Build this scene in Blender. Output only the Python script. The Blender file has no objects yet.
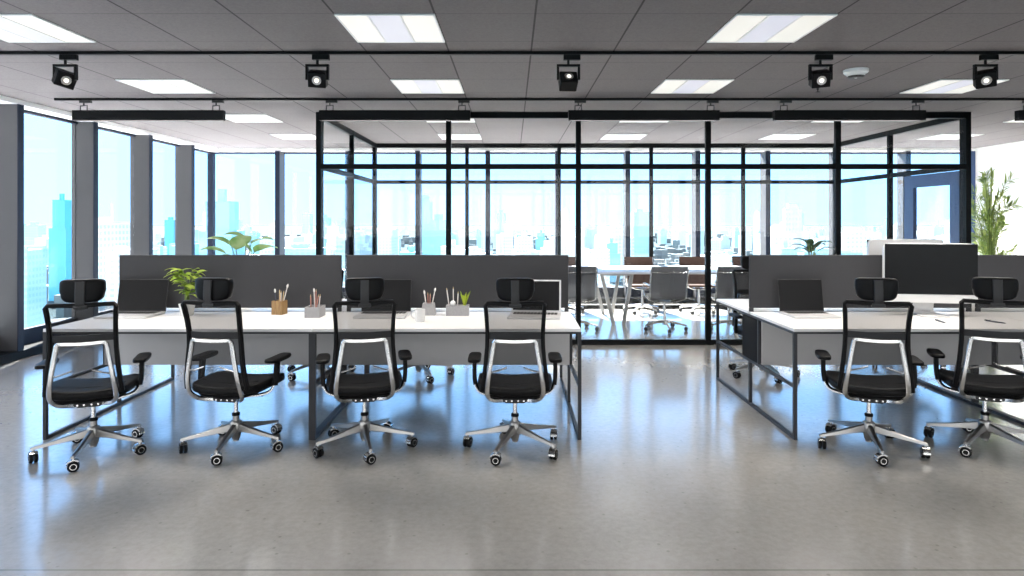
import bpy, bmesh, math, random
from mathutils import Vector, Matrix
R = math.radians
COL = bpy.context.scene.collection
SC = bpy.context.scene
H = 1.47            # eye height
CEIL = 2.74
TILE = 0.62

# ------------------------------------------------------------------ materials
def nt(name):
    m = bpy.data.materials.new(name); m.use_nodes = True
    t = m.node_tree
    return m, t, t.nodes, t.links, t.nodes['Principled BSDF']

def mat(name, col, rough=0.5, metal=0.0, spec=0.5, noise=0.0, nscale=40.0, bump=0.0, bscale=200.0, coat=0.0):
    m, t, N, L, p = nt(name)
    p.inputs['Base Color'].default_value = (*col, 1)
    p.inputs['Roughness'].default_value = rough
    p.inputs['Metallic'].default_value = metal
    p.inputs['Specular IOR Level'].default_value = spec
    p.inputs['Coat Weight'].default_value = coat
    tc = N.new('ShaderNodeTexCoord')
    if noise:
        n = N.new('ShaderNodeTexNoise'); n.inputs['Scale'].default_value = nscale; n.inputs['Detail'].default_value = 4
        L.new(tc.outputs['Object'], n.inputs['Vector'])
        r = N.new('ShaderNodeMapRange')
        r.inputs[3].default_value = 1 - noise; r.inputs[4].default_value = 1 + noise
        L.new(n.outputs['Fac'], r.inputs[0])
        mx = N.new('ShaderNodeVectorMath'); mx.operation = 'SCALE'
        mx.inputs[0].default_value = col
        L.new(r.outputs[0], mx.inputs['Scale']); L.new(mx.outputs[0], p.inputs['Base Color'])
    if bump:
        n2 = N.new('ShaderNodeTexNoise'); n2.inputs['Scale'].default_value = bscale; n2.inputs['Detail'].default_value = 3
        L.new(tc.outputs['Object'], n2.inputs['Vector'])
        b = N.new('ShaderNodeBump'); b.inputs['Strength'].default_value = bump; b.inputs['Distance'].default_value = 0.002
        L.new(n2.outputs['Fac'], b.inputs['Height']); L.new(b.outputs[0], p.inputs['Normal'])
    return m

def emis(name, col, strength):
    m, t, N, L, p = nt(name)
    p.inputs['Base Color'].default_value = (0.25, 0.25, 0.25, 1)
    p.inputs['Emission Color'].default_value = (*col, 1)
    p.inputs['Emission Strength'].default_value = strength
    return m

def glass(name, tint=(0.97, 0.99, 1.0), f0=0.03):
    m, t, N, L, p = nt(name); N.remove(p)
    out = N['Material Output']
    tr = N.new('ShaderNodeBsdfTransparent'); tr.inputs[0].default_value = (*tint, 1)
    gl = N.new('ShaderNodeBsdfGlossy'); gl.inputs['Roughness'].default_value = 0.0
    lw = N.new('ShaderNodeLayerWeight'); lw.inputs[0].default_value = 0.5
    pw = N.new('ShaderNodeMath'); pw.operation = 'POWER'; pw.inputs[1].default_value = 5
    ma = N.new('ShaderNodeMath'); ma.operation = 'MULTIPLY_ADD'; ma.inputs[1].default_value = 0.8; ma.inputs[2].default_value = f0
    L.new(lw.outputs['Facing'], pw.inputs[0]); L.new(pw.outputs[0], ma.inputs[0])
    mx = N.new('ShaderNodeMixShader')
    L.new(ma.outputs[0], mx.inputs[0]); L.new(tr.outputs[0], mx.inputs[1]); L.new(gl.outputs[0], mx.inputs[2])
    L.new(mx.outputs[0], out.inputs['Surface'])
    return m

def netting(name, col, cover):
    m, t, N, L, p = nt(name)
    out = N['Material Output']
    p.inputs['Base Color'].default_value = (*col, 1); p.inputs['Roughness'].default_value = 0.7
    tr = N.new('ShaderNodeBsdfTransparent')
    mx = N.new('ShaderNodeMixShader'); mx.inputs[0].default_value = cover
    L.new(tr.outputs[0], mx.inputs[1]); L.new(p.outputs[0], mx.inputs[2])
    L.new(mx.outputs[0], out.inputs['Surface'])
    return m

def floor_mat():
    m, t, N, L, p = nt('polished_concrete')
    tc = N.new('ShaderNodeTexCoord')
    a = N.new('ShaderNodeTexNoise'); a.inputs['Scale'].default_value = 0.9; a.inputs['Detail'].default_value = 9; a.inputs['Roughness'].default_value = 0.62
    b = N.new('ShaderNodeTexNoise'); b.inputs['Scale'].default_value = 26; b.inputs['Detail'].default_value = 5; b.inputs['Roughness'].default_value = 0.7
    for n in (a, b): L.new(tc.outputs['Object'], n.inputs['Vector'])
    ra = N.new('ShaderNodeValToRGB')
    ra.color_ramp.elements[0].position = 0.32; ra.color_ramp.elements[0].color = (0.37, 0.355, 0.33, 1)
    ra.color_ramp.elements[1].position = 0.68; ra.color_ramp.elements[1].color = (0.415, 0.40, 0.375, 1)
    L.new(a.outputs['Fac'], ra.inputs[0])
    rb = N.new('ShaderNodeMapRange'); rb.inputs[1].default_value = 0.30; rb.inputs[2].default_value = 0.62; rb.inputs[3].default_value = 0.88; rb.inputs[4].default_value = 1.06
    L.new(b.outputs['Fac'], rb.inputs[0])
    # small dark pits
    v = N.new('ShaderNodeTexVoronoi'); v.inputs['Scale'].default_value = 11; v.inputs['Randomness'].default_value = 1
    L.new(tc.outputs['Object'], v.inputs['Vector'])
    rv = N.new('ShaderNodeMapRange'); rv.inputs[1].default_value = 0.05; rv.inputs[2].default_value = 0.11; rv.inputs[3].default_value = 0.72; rv.inputs[4].default_value = 1
    L.new(v.outputs['Distance'], rv.inputs[0])
    # sawn joint lines
    sx = N.new('ShaderNodeSeparateXYZ'); L.new(tc.outputs['Object'], sx.inputs[0])
    ad = N.new('ShaderNodeMath'); ad.operation = 'ADD'; ad.inputs[1].default_value = 6.0 - 2.73 + 0.0
    L.new(sx.outputs['Y'], ad.inputs[0])
    md = N.new('ShaderNodeMath'); md.operation = 'PINGPONG'; md.inputs[1].default_value = 3.0
    L.new(ad.outputs[0], md.inputs[0])
    cmp_ = N.new('ShaderNodeMapRange'); cmp_.inputs[1].default_value = 0.004; cmp_.inputs[2].default_value = 0.008; cmp_.inputs[3].default_value = 0.6; cmp_.inputs[4].default_value = 1
    L.new(md.outputs[0], cmp_.inputs[0])
    m1 = N.new('ShaderNodeMath'); m1.operation = 'MULTIPLY'; L.new(rb.outputs[0], m1.inputs[0]); L.new(rv.outputs[0], m1.inputs[1])
    m2 = N.new('ShaderNodeMath'); m2.operation = 'MULTIPLY'; L.new(m1.outputs[0], m2.inputs[0]); L.new(cmp_.outputs[0], m2.inputs[1])
    sc = N.new('ShaderNodeVectorMath'); sc.operation = 'SCALE'
    L.new(ra.outputs[0], sc.inputs[0]); L.new(m2.outputs[0], sc.inputs['Scale'])
    L.new(sc.outputs[0], p.inputs['Base Color'])
    rr = N.new('ShaderNodeMapRange'); rr.inputs[1].default_value = 0.3; rr.inputs[2].default_value = 0.7; rr.inputs[3].default_value = 0.20; rr.inputs[4].default_value = 0.245
    L.new(a.outputs['Fac'], rr.inputs[0]); L.new(rr.outputs[0], p.inputs['Roughness'])
    p.inputs['Specular IOR Level'].default_value = 0.6; p.inputs['Coat Weight'].default_value = 1.0; p.inputs['Coat Roughness'].default_value = 0.13
    bp = N.new('ShaderNodeBump'); bp.inputs['Strength'].default_value = 0.03; bp.inputs['Distance'].default_value = 0.003
    L.new(b.outputs['Fac'], bp.inputs['Height']); L.new(bp.outputs[0], p.inputs['Normal'])
    return m

def ceiling_mat():
    m, t, N, L, p = nt('ceiling_tiles')
    tc = N.new('ShaderNodeTexCoord')
    sx = N.new('ShaderNodeSeparateXYZ'); L.new(tc.outputs['Object'], sx.inputs[0])
    facs = []
    for ax, off, wid in (('X', 0.144, 0.008), ('Y', 4.0, 0.004)):
        s = N.new('ShaderNodeMath'); s.operation = 'SUBTRACT'; s.inputs[1].default_value = off - TILE * 40
        L.new(sx.outputs[ax], s.inputs[0])
        pp = N.new('ShaderNodeMath'); pp.operation = 'PINGPONG'; pp.inputs[1].default_value = TILE / 2
        L.new(s.outputs[0], pp.inputs[0])
        r = N.new('ShaderNodeMapRange'); r.inputs[1].default_value = wid * 0.6; r.inputs[2].default_value = wid; r.inputs[3].default_value = 0.30 if ax == 'X' else 0.5; r.inputs[4].default_value = 1
        L.new(pp.outputs[0], r.inputs[0]); facs.append(r)
    n = N.new('ShaderNodeTexNoise'); n.inputs['Scale'].default_value = 60; n.inputs['Detail'].default_value = 6; n.inputs['Roughness'].default_value = 0.75
    L.new(tc.outputs['Object'], n.inputs['Vector'])
    rn = N.new('ShaderNodeMapRange'); rn.inputs[1].default_value = 0.35; rn.inputs[2].default_value = 0.65; rn.inputs[3].default_value = 0.82; rn.inputs[4].default_value = 1.06
    L.new(n.outputs['Fac'], rn.inputs[0])
    a = N.new('ShaderNodeMath'); a.operation = 'MULTIPLY'; L.new(facs[0].outputs[0], a.inputs[0]); L.new(facs[1].outputs[0], a.inputs[1])
    b = N.new('ShaderNodeMath'); b.operation = 'MULTIPLY'; L.new(a.outputs[0], b.inputs[0]); L.new(rn.outputs[0], b.inputs[1])
    sc = N.new('ShaderNodeVectorMath'); sc.operation = 'SCALE'; sc.inputs[0].default_value = CEIL_COL
    L.new(b.outputs[0], sc.inputs['Scale']); L.new(sc.outputs[0], p.inputs['Base Color'])
    p.inputs['Roughness'].default_value = 0.9; p.inputs['Specular IOR Level'].default_value = 0.2
    return m

def wood_mat(name, c1, c2):
    m, t, N, L, p = nt(name)
    tc = N.new('ShaderNodeTexCoord')
    mp = N.new('ShaderNodeMapping'); mp.inputs['Scale'].default_value = (60, 60, 6)
    L.new(tc.outputs['Object'], mp.inputs[0])
    n = N.new('ShaderNodeTexNoise'); n.inputs['Scale'].default_value = 1.4; n.inputs['Detail'].default_value = 5; n.inputs['Distortion'].default_value = 1.2
    L.new(mp.outputs[0], n.inputs['Vector'])
    r = N.new('ShaderNodeValToRGB')
    r.color_ramp.elements[0].position = 0.35; r.color_ramp.elements[0].color = (*c1, 1)
    r.color_ramp.elements[1].position = 0.65; r.color_ramp.elements[1].color = (*c2, 1)
    L.new(n.outputs['Fac'], r.inputs[0]); L.new(r.outputs[0], p.inputs['Base Color'])
    p.inputs['Roughness'].default_value = 0.55
    return m

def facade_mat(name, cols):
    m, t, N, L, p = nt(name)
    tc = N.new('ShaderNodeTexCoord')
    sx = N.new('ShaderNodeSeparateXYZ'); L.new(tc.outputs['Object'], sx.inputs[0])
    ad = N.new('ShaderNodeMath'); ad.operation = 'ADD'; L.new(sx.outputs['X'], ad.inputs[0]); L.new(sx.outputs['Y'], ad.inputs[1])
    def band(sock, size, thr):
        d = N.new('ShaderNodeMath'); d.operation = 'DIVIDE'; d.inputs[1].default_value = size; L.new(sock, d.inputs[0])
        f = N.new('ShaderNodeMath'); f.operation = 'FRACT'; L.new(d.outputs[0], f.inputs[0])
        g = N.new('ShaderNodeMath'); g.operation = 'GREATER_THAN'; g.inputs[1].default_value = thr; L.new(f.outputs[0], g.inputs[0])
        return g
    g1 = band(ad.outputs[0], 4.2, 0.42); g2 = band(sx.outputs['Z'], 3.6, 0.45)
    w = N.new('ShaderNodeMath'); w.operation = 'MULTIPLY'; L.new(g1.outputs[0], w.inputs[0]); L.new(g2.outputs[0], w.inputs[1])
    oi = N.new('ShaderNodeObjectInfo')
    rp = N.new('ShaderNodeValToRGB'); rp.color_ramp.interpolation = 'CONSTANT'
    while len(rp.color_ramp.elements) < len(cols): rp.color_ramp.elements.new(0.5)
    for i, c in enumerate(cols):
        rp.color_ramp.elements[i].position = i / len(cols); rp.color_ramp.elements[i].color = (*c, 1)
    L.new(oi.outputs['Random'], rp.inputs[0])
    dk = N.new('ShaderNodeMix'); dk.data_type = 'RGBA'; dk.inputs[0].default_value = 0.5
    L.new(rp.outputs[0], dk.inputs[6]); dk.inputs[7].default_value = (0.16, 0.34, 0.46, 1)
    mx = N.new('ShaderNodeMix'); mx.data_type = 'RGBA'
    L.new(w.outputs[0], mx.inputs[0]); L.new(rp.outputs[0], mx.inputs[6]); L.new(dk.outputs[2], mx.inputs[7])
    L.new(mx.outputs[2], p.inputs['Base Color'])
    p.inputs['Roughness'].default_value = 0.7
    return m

def leaf_mat(name, c1, c2, trans=0.3):
    m, t, N, L, p = nt(name)
    tc = N.new('ShaderNodeTexCoord')
    n = N.new('ShaderNodeTexNoise'); n.inputs['Scale'].default_value = 9; L.new(tc.outputs['Object'], n.inputs['Vector'])
    r = N.new('ShaderNodeValToRGB')
    r.color_ramp.elements[0].position = 0.35; r.color_ramp.elements[0].color = (*c1, 1)
    r.color_ramp.elements[1].position = 0.65; r.color_ramp.elements[1].color = (*c2, 1)
    L.new(n.outputs['Fac'], r.inputs[0]); L.new(r.outputs[0], p.inputs['Base Color'])
    p.inputs['Roughness'].default_value = 0.4
    tl = N.new('ShaderNodeBsdfTranslucent'); L.new(r.outputs[0], tl.inputs[0])
    mx = N.new('ShaderNodeMixShader'); mx.inputs[0].default_value = trans
    L.new(p.outputs[0], mx.inputs[1]); L.new(tl.outputs[0], mx.inputs[2])
    L.new(mx.outputs[0], N['Material Output'].inputs['Surface'])
    return m

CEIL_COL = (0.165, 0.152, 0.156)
M = {}
M['floor'] = floor_mat()
M['ceiling'] = ceiling_mat()
M['white_wall'] = mat('white_paint', (0.82, 0.82, 0.81), 0.7, noise=0.02, nscale=3)
M['white_trim'] = mat('white_trim', (0.85, 0.85, 0.86), 0.5, noise=0.02, nscale=4)
M['fin'] = mat('grey_metal_fin', (0.066, 0.065, 0.069), 0.5, 0.0, 0.2, noise=0.05, nscale=6)
M['navy'] = mat('dark_window_frame', (0.008, 0.013, 0.030), 0.5, 0.0, 0.25, noise=0.1, nscale=8)
M['black_frame'] = mat('black_steel_frame', (0.004, 0.005, 0.006), 0.5, 0.0, 0.12, noise=0.1, nscale=8)
M['glass'] = glass('window_glass')
M['pglass'] = glass('partition_glass', (0.985, 0.99, 0.99), 0.015)
M['black'] = mat('black_plastic', (0.006, 0.006, 0.007), 0.5, 0.0, 0.14, noise=0.15, nscale=30)
M['leather'] = mat('black_leather', (0.005, 0.005, 0.006), 0.45, 0.0, 0.15, noise=0.15, nscale=60, bump=0.25, bscale=260)
M['chrome'] = mat('brushed_aluminium', (0.60, 0.60, 0.60), 0.24, 1.0, noise=0.04, nscale=12)
M['silver'] = mat('cast_aluminium', (0.34, 0.335, 0.33), 0.36, 1.0, noise=0.05, nscale=12)
M['dkgrey'] = mat('dark_grey_plastic', (0.035, 0.035, 0.037), 0.5, 0.0, 0.3, noise=0.1, nscale=20)
M['mesh'] = netting('chair_mesh', (0.009, 0.009, 0.010), 0.58)
M['band'] = mat('black_mesh_band', (0.016, 0.017, 0.02), 0.6, noise=0.1, nscale=90)
M['desk_white'] = mat('white_laminate', (0.82, 0.81, 0.81), 0.35, noise=0.015, nscale=5)
M['steel'] = mat('graphite_steel', (0.030, 0.032, 0.038), 0.5, 0.0, 0.35, noise=0.08, nscale=15)
M['panel'] = mat('grey_panel', (0.44, 0.44, 0.45), 0.55, noise=0.04, nscale=10)
M['fabric'] = mat('charcoal_fabric', (0.050, 0.051, 0.056), 0.9, 0.0, 0.2, noise=0.12, nscale=220, bump=0.3, bscale=420)
M['tray'] = mat('black_tray', (0.005, 0.005, 0.006), 0.7, 0.0, 0.08)
M['alu'] = mat('laptop_aluminium', (0.66, 0.66, 0.67), 0.4, 0.35, noise=0.03, nscale=20)
M['screen'] = mat('black_screen', (0.010, 0.010, 0.011), 0.25, 0.0, 0.12, noise=0.05, nscale=4)
M['keys'] = mat('black_keys', (0.02, 0.02, 0.022), 0.5, noise=0.1, nscale=40)
M['imac_white'] = mat('white_chin', (0.80, 0.80, 0.80), 0.35, noise=0.02, nscale=5)
M['wood'] = wood_mat('oak', (0.20, 0.11, 0.04), (0.38, 0.24, 0.10))
M['pencilw'] = wood_mat('pencil_wood', (0.50, 0.36, 0.18), (0.62, 0.48, 0.28))
M['concrete'] = mat('pale_concrete', (0.36, 0.36, 0.37), 0.8, noise=0.25, nscale=110, bump=0.4, bscale=150)
M['ceramic'] = mat('white_ceramic', (0.80, 0.80, 0.80), 0.25, noise=0.02, nscale=10)
M['brush'] = mat('pink_pencil', (0.50, 0.22, 0.17), 0.5, noise=0.1, nscale=50)
M['whitepen'] = mat('white_pencil', (0.72, 0.70, 0.68), 0.5, noise=0.05, nscale=50)
M['darkpen'] = mat('dark_pencil', (0.06, 0.07, 0.10), 0.5, noise=0.1, nscale=50)
M['soil'] = mat('soil', (0.05, 0.035, 0.025), 0.95, noise=0.3, nscale=60)
M['leaf'] = leaf_mat('yellow_green_leaf', (0.18, 0.32, 0.03), (0.48, 0.58, 0.10))
M['leaf_big'] = leaf_mat('broad_green_leaf', (0.20, 0.38, 0.10), (0.50, 0.62, 0.30), 0.4)
M['leaf_dark'] = leaf_mat('dark_leaf', (0.010, 0.035, 0.015), (0.025, 0.07, 0.025), 0.03)
M['frond'] = leaf_mat('palm_frond', (0.20, 0.31, 0.06), (0.44, 0.52, 0.15), 0.35)
M['cactus'] = leaf_mat('lime_succulent', (0.30, 0.45, 0.02), (0.55, 0.65, 0.05), 0.15)
M['stem'] = mat('green_stem', (0.14, 0.20, 0.05), 0.6, noise=0.2, nscale=20)
M['sling_grey'] = mat('grey_sling', (0.155, 0.16, 0.175), 0.65, noise=0.08, nscale=120)
M['sling_brown'] = mat('brown_leather', (0.065, 0.036, 0.028), 0.5, 0.0, 0.3, noise=0.15, nscale=50)
M['led_mid'] = emis('troffer_diffuser', (0.72, 0.72, 0.84), 0.68)
M['led_side'] = emis('troffer_reflector', (0.90, 0.87, 0.79), 0.76)
M['led_rim'] = mat('troffer_rim', (0.85, 0.85, 0.85), 0.4, noise=0.02, nscale=9)
M['pendant_glow'] = emis('hidden_pendant_glow', (1.0, 0.97, 0.93), 115.0)  # glow added to the dark pendants, hidden by their recess
M['bulb'] = emis('spot_lens', (1.0, 0.95, 0.85), 1.2)
M['reflector'] = mat('spot_reflector', (0.75, 0.74, 0.72), 0.25, 0.8, noise=0.03, nscale=20)
M['frame_haze_blue'] = mat('dark_frame_haze_blue', (0.045, 0.085, 0.20), 0.4, noise=0.06, nscale=5)  # dark frame; the blue of lens haze is put into its colour
M['facade'] = facade_mat('facade', [(0.44, 0.54, 0.60), (0.30, 0.46, 0.55), (0.50, 0.53, 0.55), (0.18, 0.40, 0.54), (0.52, 0.57, 0.60), (0.38, 0.46, 0.52), (0.50, 0.47, 0.47), (0.25, 0.43, 0.54)])  # pale blue tones stand in for distance haze
M['facade_blue'] = mat('blue_glass_facade', (0.05, 0.30, 0.50), 0.4, noise=0.1, nscale=0.2)
M['roofs'] = mat('low_roofs', (0.115, 0.14, 0.155), 0.9, 0.0, 0.05, noise=0.5, nscale=0.03)
M['bounce_disc'] = mat('pale_bounce', (0.66, 0.66, 0.67), 0.9, 0.0, 0.1, noise=0.15, nscale=0.05)  # for the unseen bounce disc that lifts the ceiling brightness
M['city_ground'] = mat('city_ground', (0.055, 0.08, 0.09), 0.9, 0.0, 0.0, noise=0.3, nscale=0.02)

# ------------------------------------------------------------------ mesh builder
class MB:
    def __init__(self): self.bm = bmesh.new()
    def _mi(self, faces, mi):
        for f in faces: f.material_index = mi
    def box(self, c, s, rot=None, bevel=0.0, mi=0, seg=2):
        mt = Matrix.Translation(Vector(c))
        if rot is not None: mt = mt @ (rot.to_4x4() if hasattr(rot, 'to_4x4') else rot)
        mt = mt @ Matrix.Diagonal((*s, 1))
        g = bmesh.ops.create_cube(self.bm, size=1.0, matrix=mt)
        vs = g['verts']
        fs = list({f for v in vs for f in v.link_faces}); self._mi(fs, mi)
        if bevel:
            es = list({e for v in vs for e in v.link_edges})
            r = bmesh.ops.bevel(self.bm, geom=es, offset=bevel, segments=seg, affect='EDGES', profile=0.5)
            self._mi(r['faces'], mi)
        return self
    def span(self, a, b, bevel=0.0, mi=0):
        a = Vector(a); b = Vector(b)
        return self.box((a + b) / 2, [abs(q) for q in (b - a)], None, bevel, mi)
    def ring_loft(self, rings, closed_path=False, caps=True, mi=0):
        bm = self.bm; vr = [[bm.verts.new(p) for p in r] for r in rings]
        n = len(vr[0]); fs = []
        m = len(vr)
        for i in range(m if closed_path else m - 1):
            a, b = vr[i], vr[(i + 1) % m]
            for j in range(n):
                fs.append(bm.faces.new((a[j], a[(j + 1) % n], b[(j + 1) % n], b[j])))
        if caps and not closed_path:
            fs.append(bm.faces.new(list(reversed(vr[0])))); fs.append(bm.faces.new(vr[-1]))
        self._mi(fs, mi); return self
    def sweep(self, pts, prof, ref=(0, 0, 1), closed=False, scale=None, mi=0):
        """prof: 2D points (side, normal). ref: approx normal direction."""
        P = [Vector(p) for p in pts]; n = len(P); rings = []
        ref = Vector(ref); last = None
        for i in range(n):
            if closed: t = (P[(i + 1) % n] - P[i - 1])
            else: t = P[min(i + 1, n - 1)] - P[max(i - 1, 0)]
            t.normalize()
            s = t.cross(ref)
            if s.length < 1e-3: s = last if last is not None else t.orthogonal()
            s = s.normalized(); last = s
            nn = s.cross(t).normalized()
            k = scale[i] if scale else 1.0
            rings.append([P[i] + (s * a + nn * b) * k for a, b in prof])
        return self.ring_loft(rings, closed, True, mi)
    def tube(self, pts, r, seg=10, ref=None, closed=False, mi=0):
        rr = r if isinstance(r, (list, tuple)) else [r] * len(pts)
        prof = [(math.cos(2 * math.pi * k / seg), math.sin(2 * math.pi * k / seg)) for k in range(seg)]
        P = [Vector(p) for p in pts]
        if ref is None:
            d = (P[-1] - P[0]).normalized() if (P[-1] - P[0]).length > 1e-6 else Vector((0, 0, 1))
            ref = (0, 0, 1) if abs(d.z) < 0.8 else (0.3, 1, 0)
        return self.sweep(pts, prof, ref, closed, rr, mi)
    def cyl(self, a, b, r0, r1=None, seg=20, mi=0):
        return self.tube([a, b], [r0, r0 if r1 is None else r1], seg, mi=mi)
    def lathe(self, prof, c=(0, 0, 0), seg=28, mi=0, mt=None):
        """prof: list of (r,z) bottom..top; closed solid of revolution about z through c."""
        c = Vector(c); rings = []
        for r, z in prof:
            r = max(r, 1e-4)
            pts = [Vector((r * math.cos(2 * math.pi * k / seg), r * math.sin(2 * math.pi * k / seg), z)) for k in range(seg)]
            if mt is not None: pts = [mt @ p for p in pts]
            rings.append([p + c for p in pts])
        return self.ring_loft(rings, False, True, mi)
    def superell(self, c, s, e1=0.35, e2=0.35, nu=28, nv=14, fn=None, rot=None, mi=0):
        c = Vector(c); hs = [q / 2 for q in s]
        pw = lambda v, e: math.copysign(abs(v) ** e, v)
        rings = []
        for i in range(nv + 1):
            a = -math.pi / 2 + math.pi * i / nv
            a = max(min(a, math.pi / 2 - 0.02), -math.pi / 2 + 0.02)
            ring = []
            for j in range(nu):
                b = 2 * math.pi * j / nu
                p = Vector((hs[0] * pw(math.cos(a), e1) * pw(math.cos(b), e2), hs[1] * pw(math.cos(a), e1) * pw(math.sin(b), e2), hs[2] * pw(math.sin(a), e1)))
                if fn: p = fn(p)
                if rot is not None: p = rot @ p
                ring.append(c + p)
            rings.append(ring)
        return self.ring_loft(rings, False, True, mi)
    def grid(self, f, nu, nv, mi=0):
        vs = [[self.bm.verts.new(f(i / nu, j / nv)) for j in range(nv + 1)] for i in range(nu + 1)]
        fs = [self.bm.faces.new((vs[i][j], vs[i + 1][j], vs[i + 1][j + 1], vs[i][j + 1])) for i in range(nu) for j in range(nv)]
        self._mi(fs, mi); return self
    def sheet(self, f, nu, nv, th, nrm=None, mi=0):
        """a sheet of real thickness: f(u,v) point; nrm(u,v) direction of the thickness."""
        A = [[Vector(f(i / nu, j / nv)) for j in range(nv + 1)] for i in range(nu + 1)]
        def normal(i, j):
            if nrm: return Vector(nrm(i / nu, j / nv)).normalized()
            du = A[min(i + 1, nu)][j] - A[max(i - 1, 0)][j]; dv = A[i][min(j + 1, nv)] - A[i][max(j - 1, 0)]
            return du.cross(dv).normalized()
        bm = self.bm
        T = [[bm.verts.new(A[i][j] + normal(i, j) * th / 2) for j in range(nv + 1)] for i in range(nu + 1)]
        B = [[bm.verts.new(A[i][j] - normal(i, j) * th / 2) for j in range(nv + 1)] for i in range(nu + 1)]
        fs = []
        for i in range(nu):
            for j in range(nv):
                fs.append(bm.faces.new((T[i][j], T[i + 1][j], T[i + 1][j + 1], T[i][j + 1])))
                fs.append(bm.faces.new((B[i][j], B[i][j + 1], B[i + 1][j + 1], B[i + 1][j])))
        for i in range(nu):
            fs.append(bm.faces.new((T[i][0], B[i][0], B[i + 1][0], T[i + 1][0])))
            fs.append(bm.faces.new((T[i][nv], T[i + 1][nv], B[i + 1][nv], B[i][nv])))
        for j in range(nv):
            fs.append(bm.faces.new((T[0][j], T[0][j + 1], B[0][j + 1], B[0][j])))
            fs.append(bm.faces.new((T[nu][j], B[nu][j], B[nu][j + 1], T[nu][j + 1])))
        self._mi(fs, mi); return self
    def leaf(self, base, d, length, width, droop=0.3, n=6, fold=0.25, twist=0.0, mi=0):
        base = Vector(base); d = Vector(d).normalized()
        up = Vector((0, 0, 1)); side = d.cross(up)
        if side.length < 1e-3: side = Vector((1, 0, 0))
        side.normalize(); side = Matrix.Rotation(twist, 3, d) @ side
        nn = side.cross(d).normalized()
        rows = []; p = base.copy(); dd = d.copy()
        for i in range(n + 1):
            t = i / n
            w = width * 0.5 * (math.sin(math.pi * min(1, t ** 0.75)) ** 0.8 if 0 < t < 1 else 0.03)
            rows.append((p - side * w + nn * fold * w, p.copy(), p + side * w + nn * fold * w))
            dd = (dd + Vector((0, 0, -1)) * droop / n * (0.4 + t)).normalized()
            nn = side.cross(dd).normalized()
            p = p + dd * length / n
        vs = [[self.bm.verts.new(q) for q in r] for r in rows]
        fs = []
        for i in range(n):
            for j in range(2):
                fs.append(self.bm.faces.new((vs[i][j], vs[i][j + 1], vs[i + 1][j + 1], vs[i + 1][j])))
        self._mi(fs, mi); return self
    def build(self, name, mats, parent=None, smooth=35, loc=None):
        me = bpy.data.meshes.new(name)
        bmesh.ops.recalc_face_normals(self.bm, faces=self.bm.faces)
        self.bm.to_mesh(me); self.bm.free()
        if not isinstance(mats, (list, tuple)): mats = [mats]
        for m in mats: me.materials.append(m)
        if smooth:
            me.shade_smooth(); me.set_sharp_from_angle(angle=R(smooth))
        o = bpy.data.objects.new(name, me); COL.objects.link(o)
        if parent is not None: o.parent = parent
        if loc is not None: o.location = loc
        return o

def tag(o, label=None, cat=None, group=None, kind=None):
    if label: o['label'] = label
    if cat: o['category'] = cat
    if group: o['group'] = group
    if kind: o['kind'] = kind
    return o
def thing(name, label, cat, loc=(0, 0, 0), rz=0.0, group=None, kind=None):
    o = bpy.data.objects.new(name, None); COL.objects.link(o)
    o.empty_display_size = 0.1
    o.location = loc; o.rotation_euler = (0, 0, rz)
    return tag(o, label, cat, group, kind)
def copy_tree(o, parent=None):
    c = o.copy(); COL.objects.link(c)
    if parent is not None: c.parent = parent
    for ch in list(o.children): copy_tree(ch, c)
    return c
def arc(c, r, a0, a1, n, plane='xz'):
    out = []
    for i in range(n + 1):
        a = a0 + (a1 - a0) * i / n
        u, v = r * math.cos(a), r * math.sin(a)
        out.append((c[0] + u, c[1], c[2] + v) if plane == 'xz' else (c[0] + u, c[1] + v, c[2]))
    return out
def smooth_path(pts, n=6):
    """Catmull-Rom through pts"""
    P = [Vector(p) for p in pts]; out = []
    for i in range(len(P) - 1):
        p0, p1, p2, p3 = P[max(i - 1, 0)], P[i], P[i + 1], P[min(i + 2, len(P) - 1)]
        for k in range(n):
            t = k / n
            out.append(0.5 * ((2 * p1) + (-p0 + p2) * t + (2 * p0 - 5 * p1 + 4 * p2 - p3) * t * t + (-p0 + 3 * p1 - 3 * p2 + p3) * t ** 3))
    out.append(P[-1]); return out
def rect(w, h, r=0.0):
    a, b = w / 2, h / 2
    if r <= 0: return [(-a, -b), (a, -b), (a, b), (-a, b)]
    return [(-a + r, -b), (a - r, -b), (a, -b + r), (a, b - r), (a - r, b), (-a + r, b), (-a, b - r), (-a, -b + r)]

# ------------------------------------------------------------------ setting
XL, XR, YB, YF = -5.2, 8.2, 11.5, -1.85      # inner faces: window wall, white wall, far window wall, window wall added behind for front light
GX, GY = -5.42, 11.72                       # glass planes
ZT = 2.69                                    # underside of the white trim above the windows
def struct(o, label=None): return tag(o, label, None, None, 'structure')

b = MB(); b.span((GX - 0.1, YF - 0.3, -0.15), (XR + 0.15, GY + 0.1, 0.0)); struct(b.build('floor', M['floor'], smooth=0), 'polished grey concrete floor')
b = MB(); b.span((GX - 0.1, YF - 0.3, CEIL), (XR + 0.15, GY + 0.1, CEIL + 0.2)); struct(b.build('ceiling', M['ceiling'], smooth=0), 'grey mineral tile ceiling')
b = MB(); b.span((XR, YF - 0.3, 0), (XR + 0.15, GY + 0.1, CEIL)); struct(b.build('wall_right', M['white_wall'], smooth=0), 'plain white wall beside the palm')
b = MB(); b.span((XL, YF - 0.22, ZT), (XR, YF, CEIL)); struct(b.build('trim_8', M['white_trim'], smooth=0))  # top trim of the added window wall behind the viewer
b = MB(); b.span((XL, YF - 0.22, 0), (XR, YF + 0.02, 0.09), 0.004); struct(b.build('trim_9', M['black_frame'], smooth=0))  # sill of the added window wall behind the viewer
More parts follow.
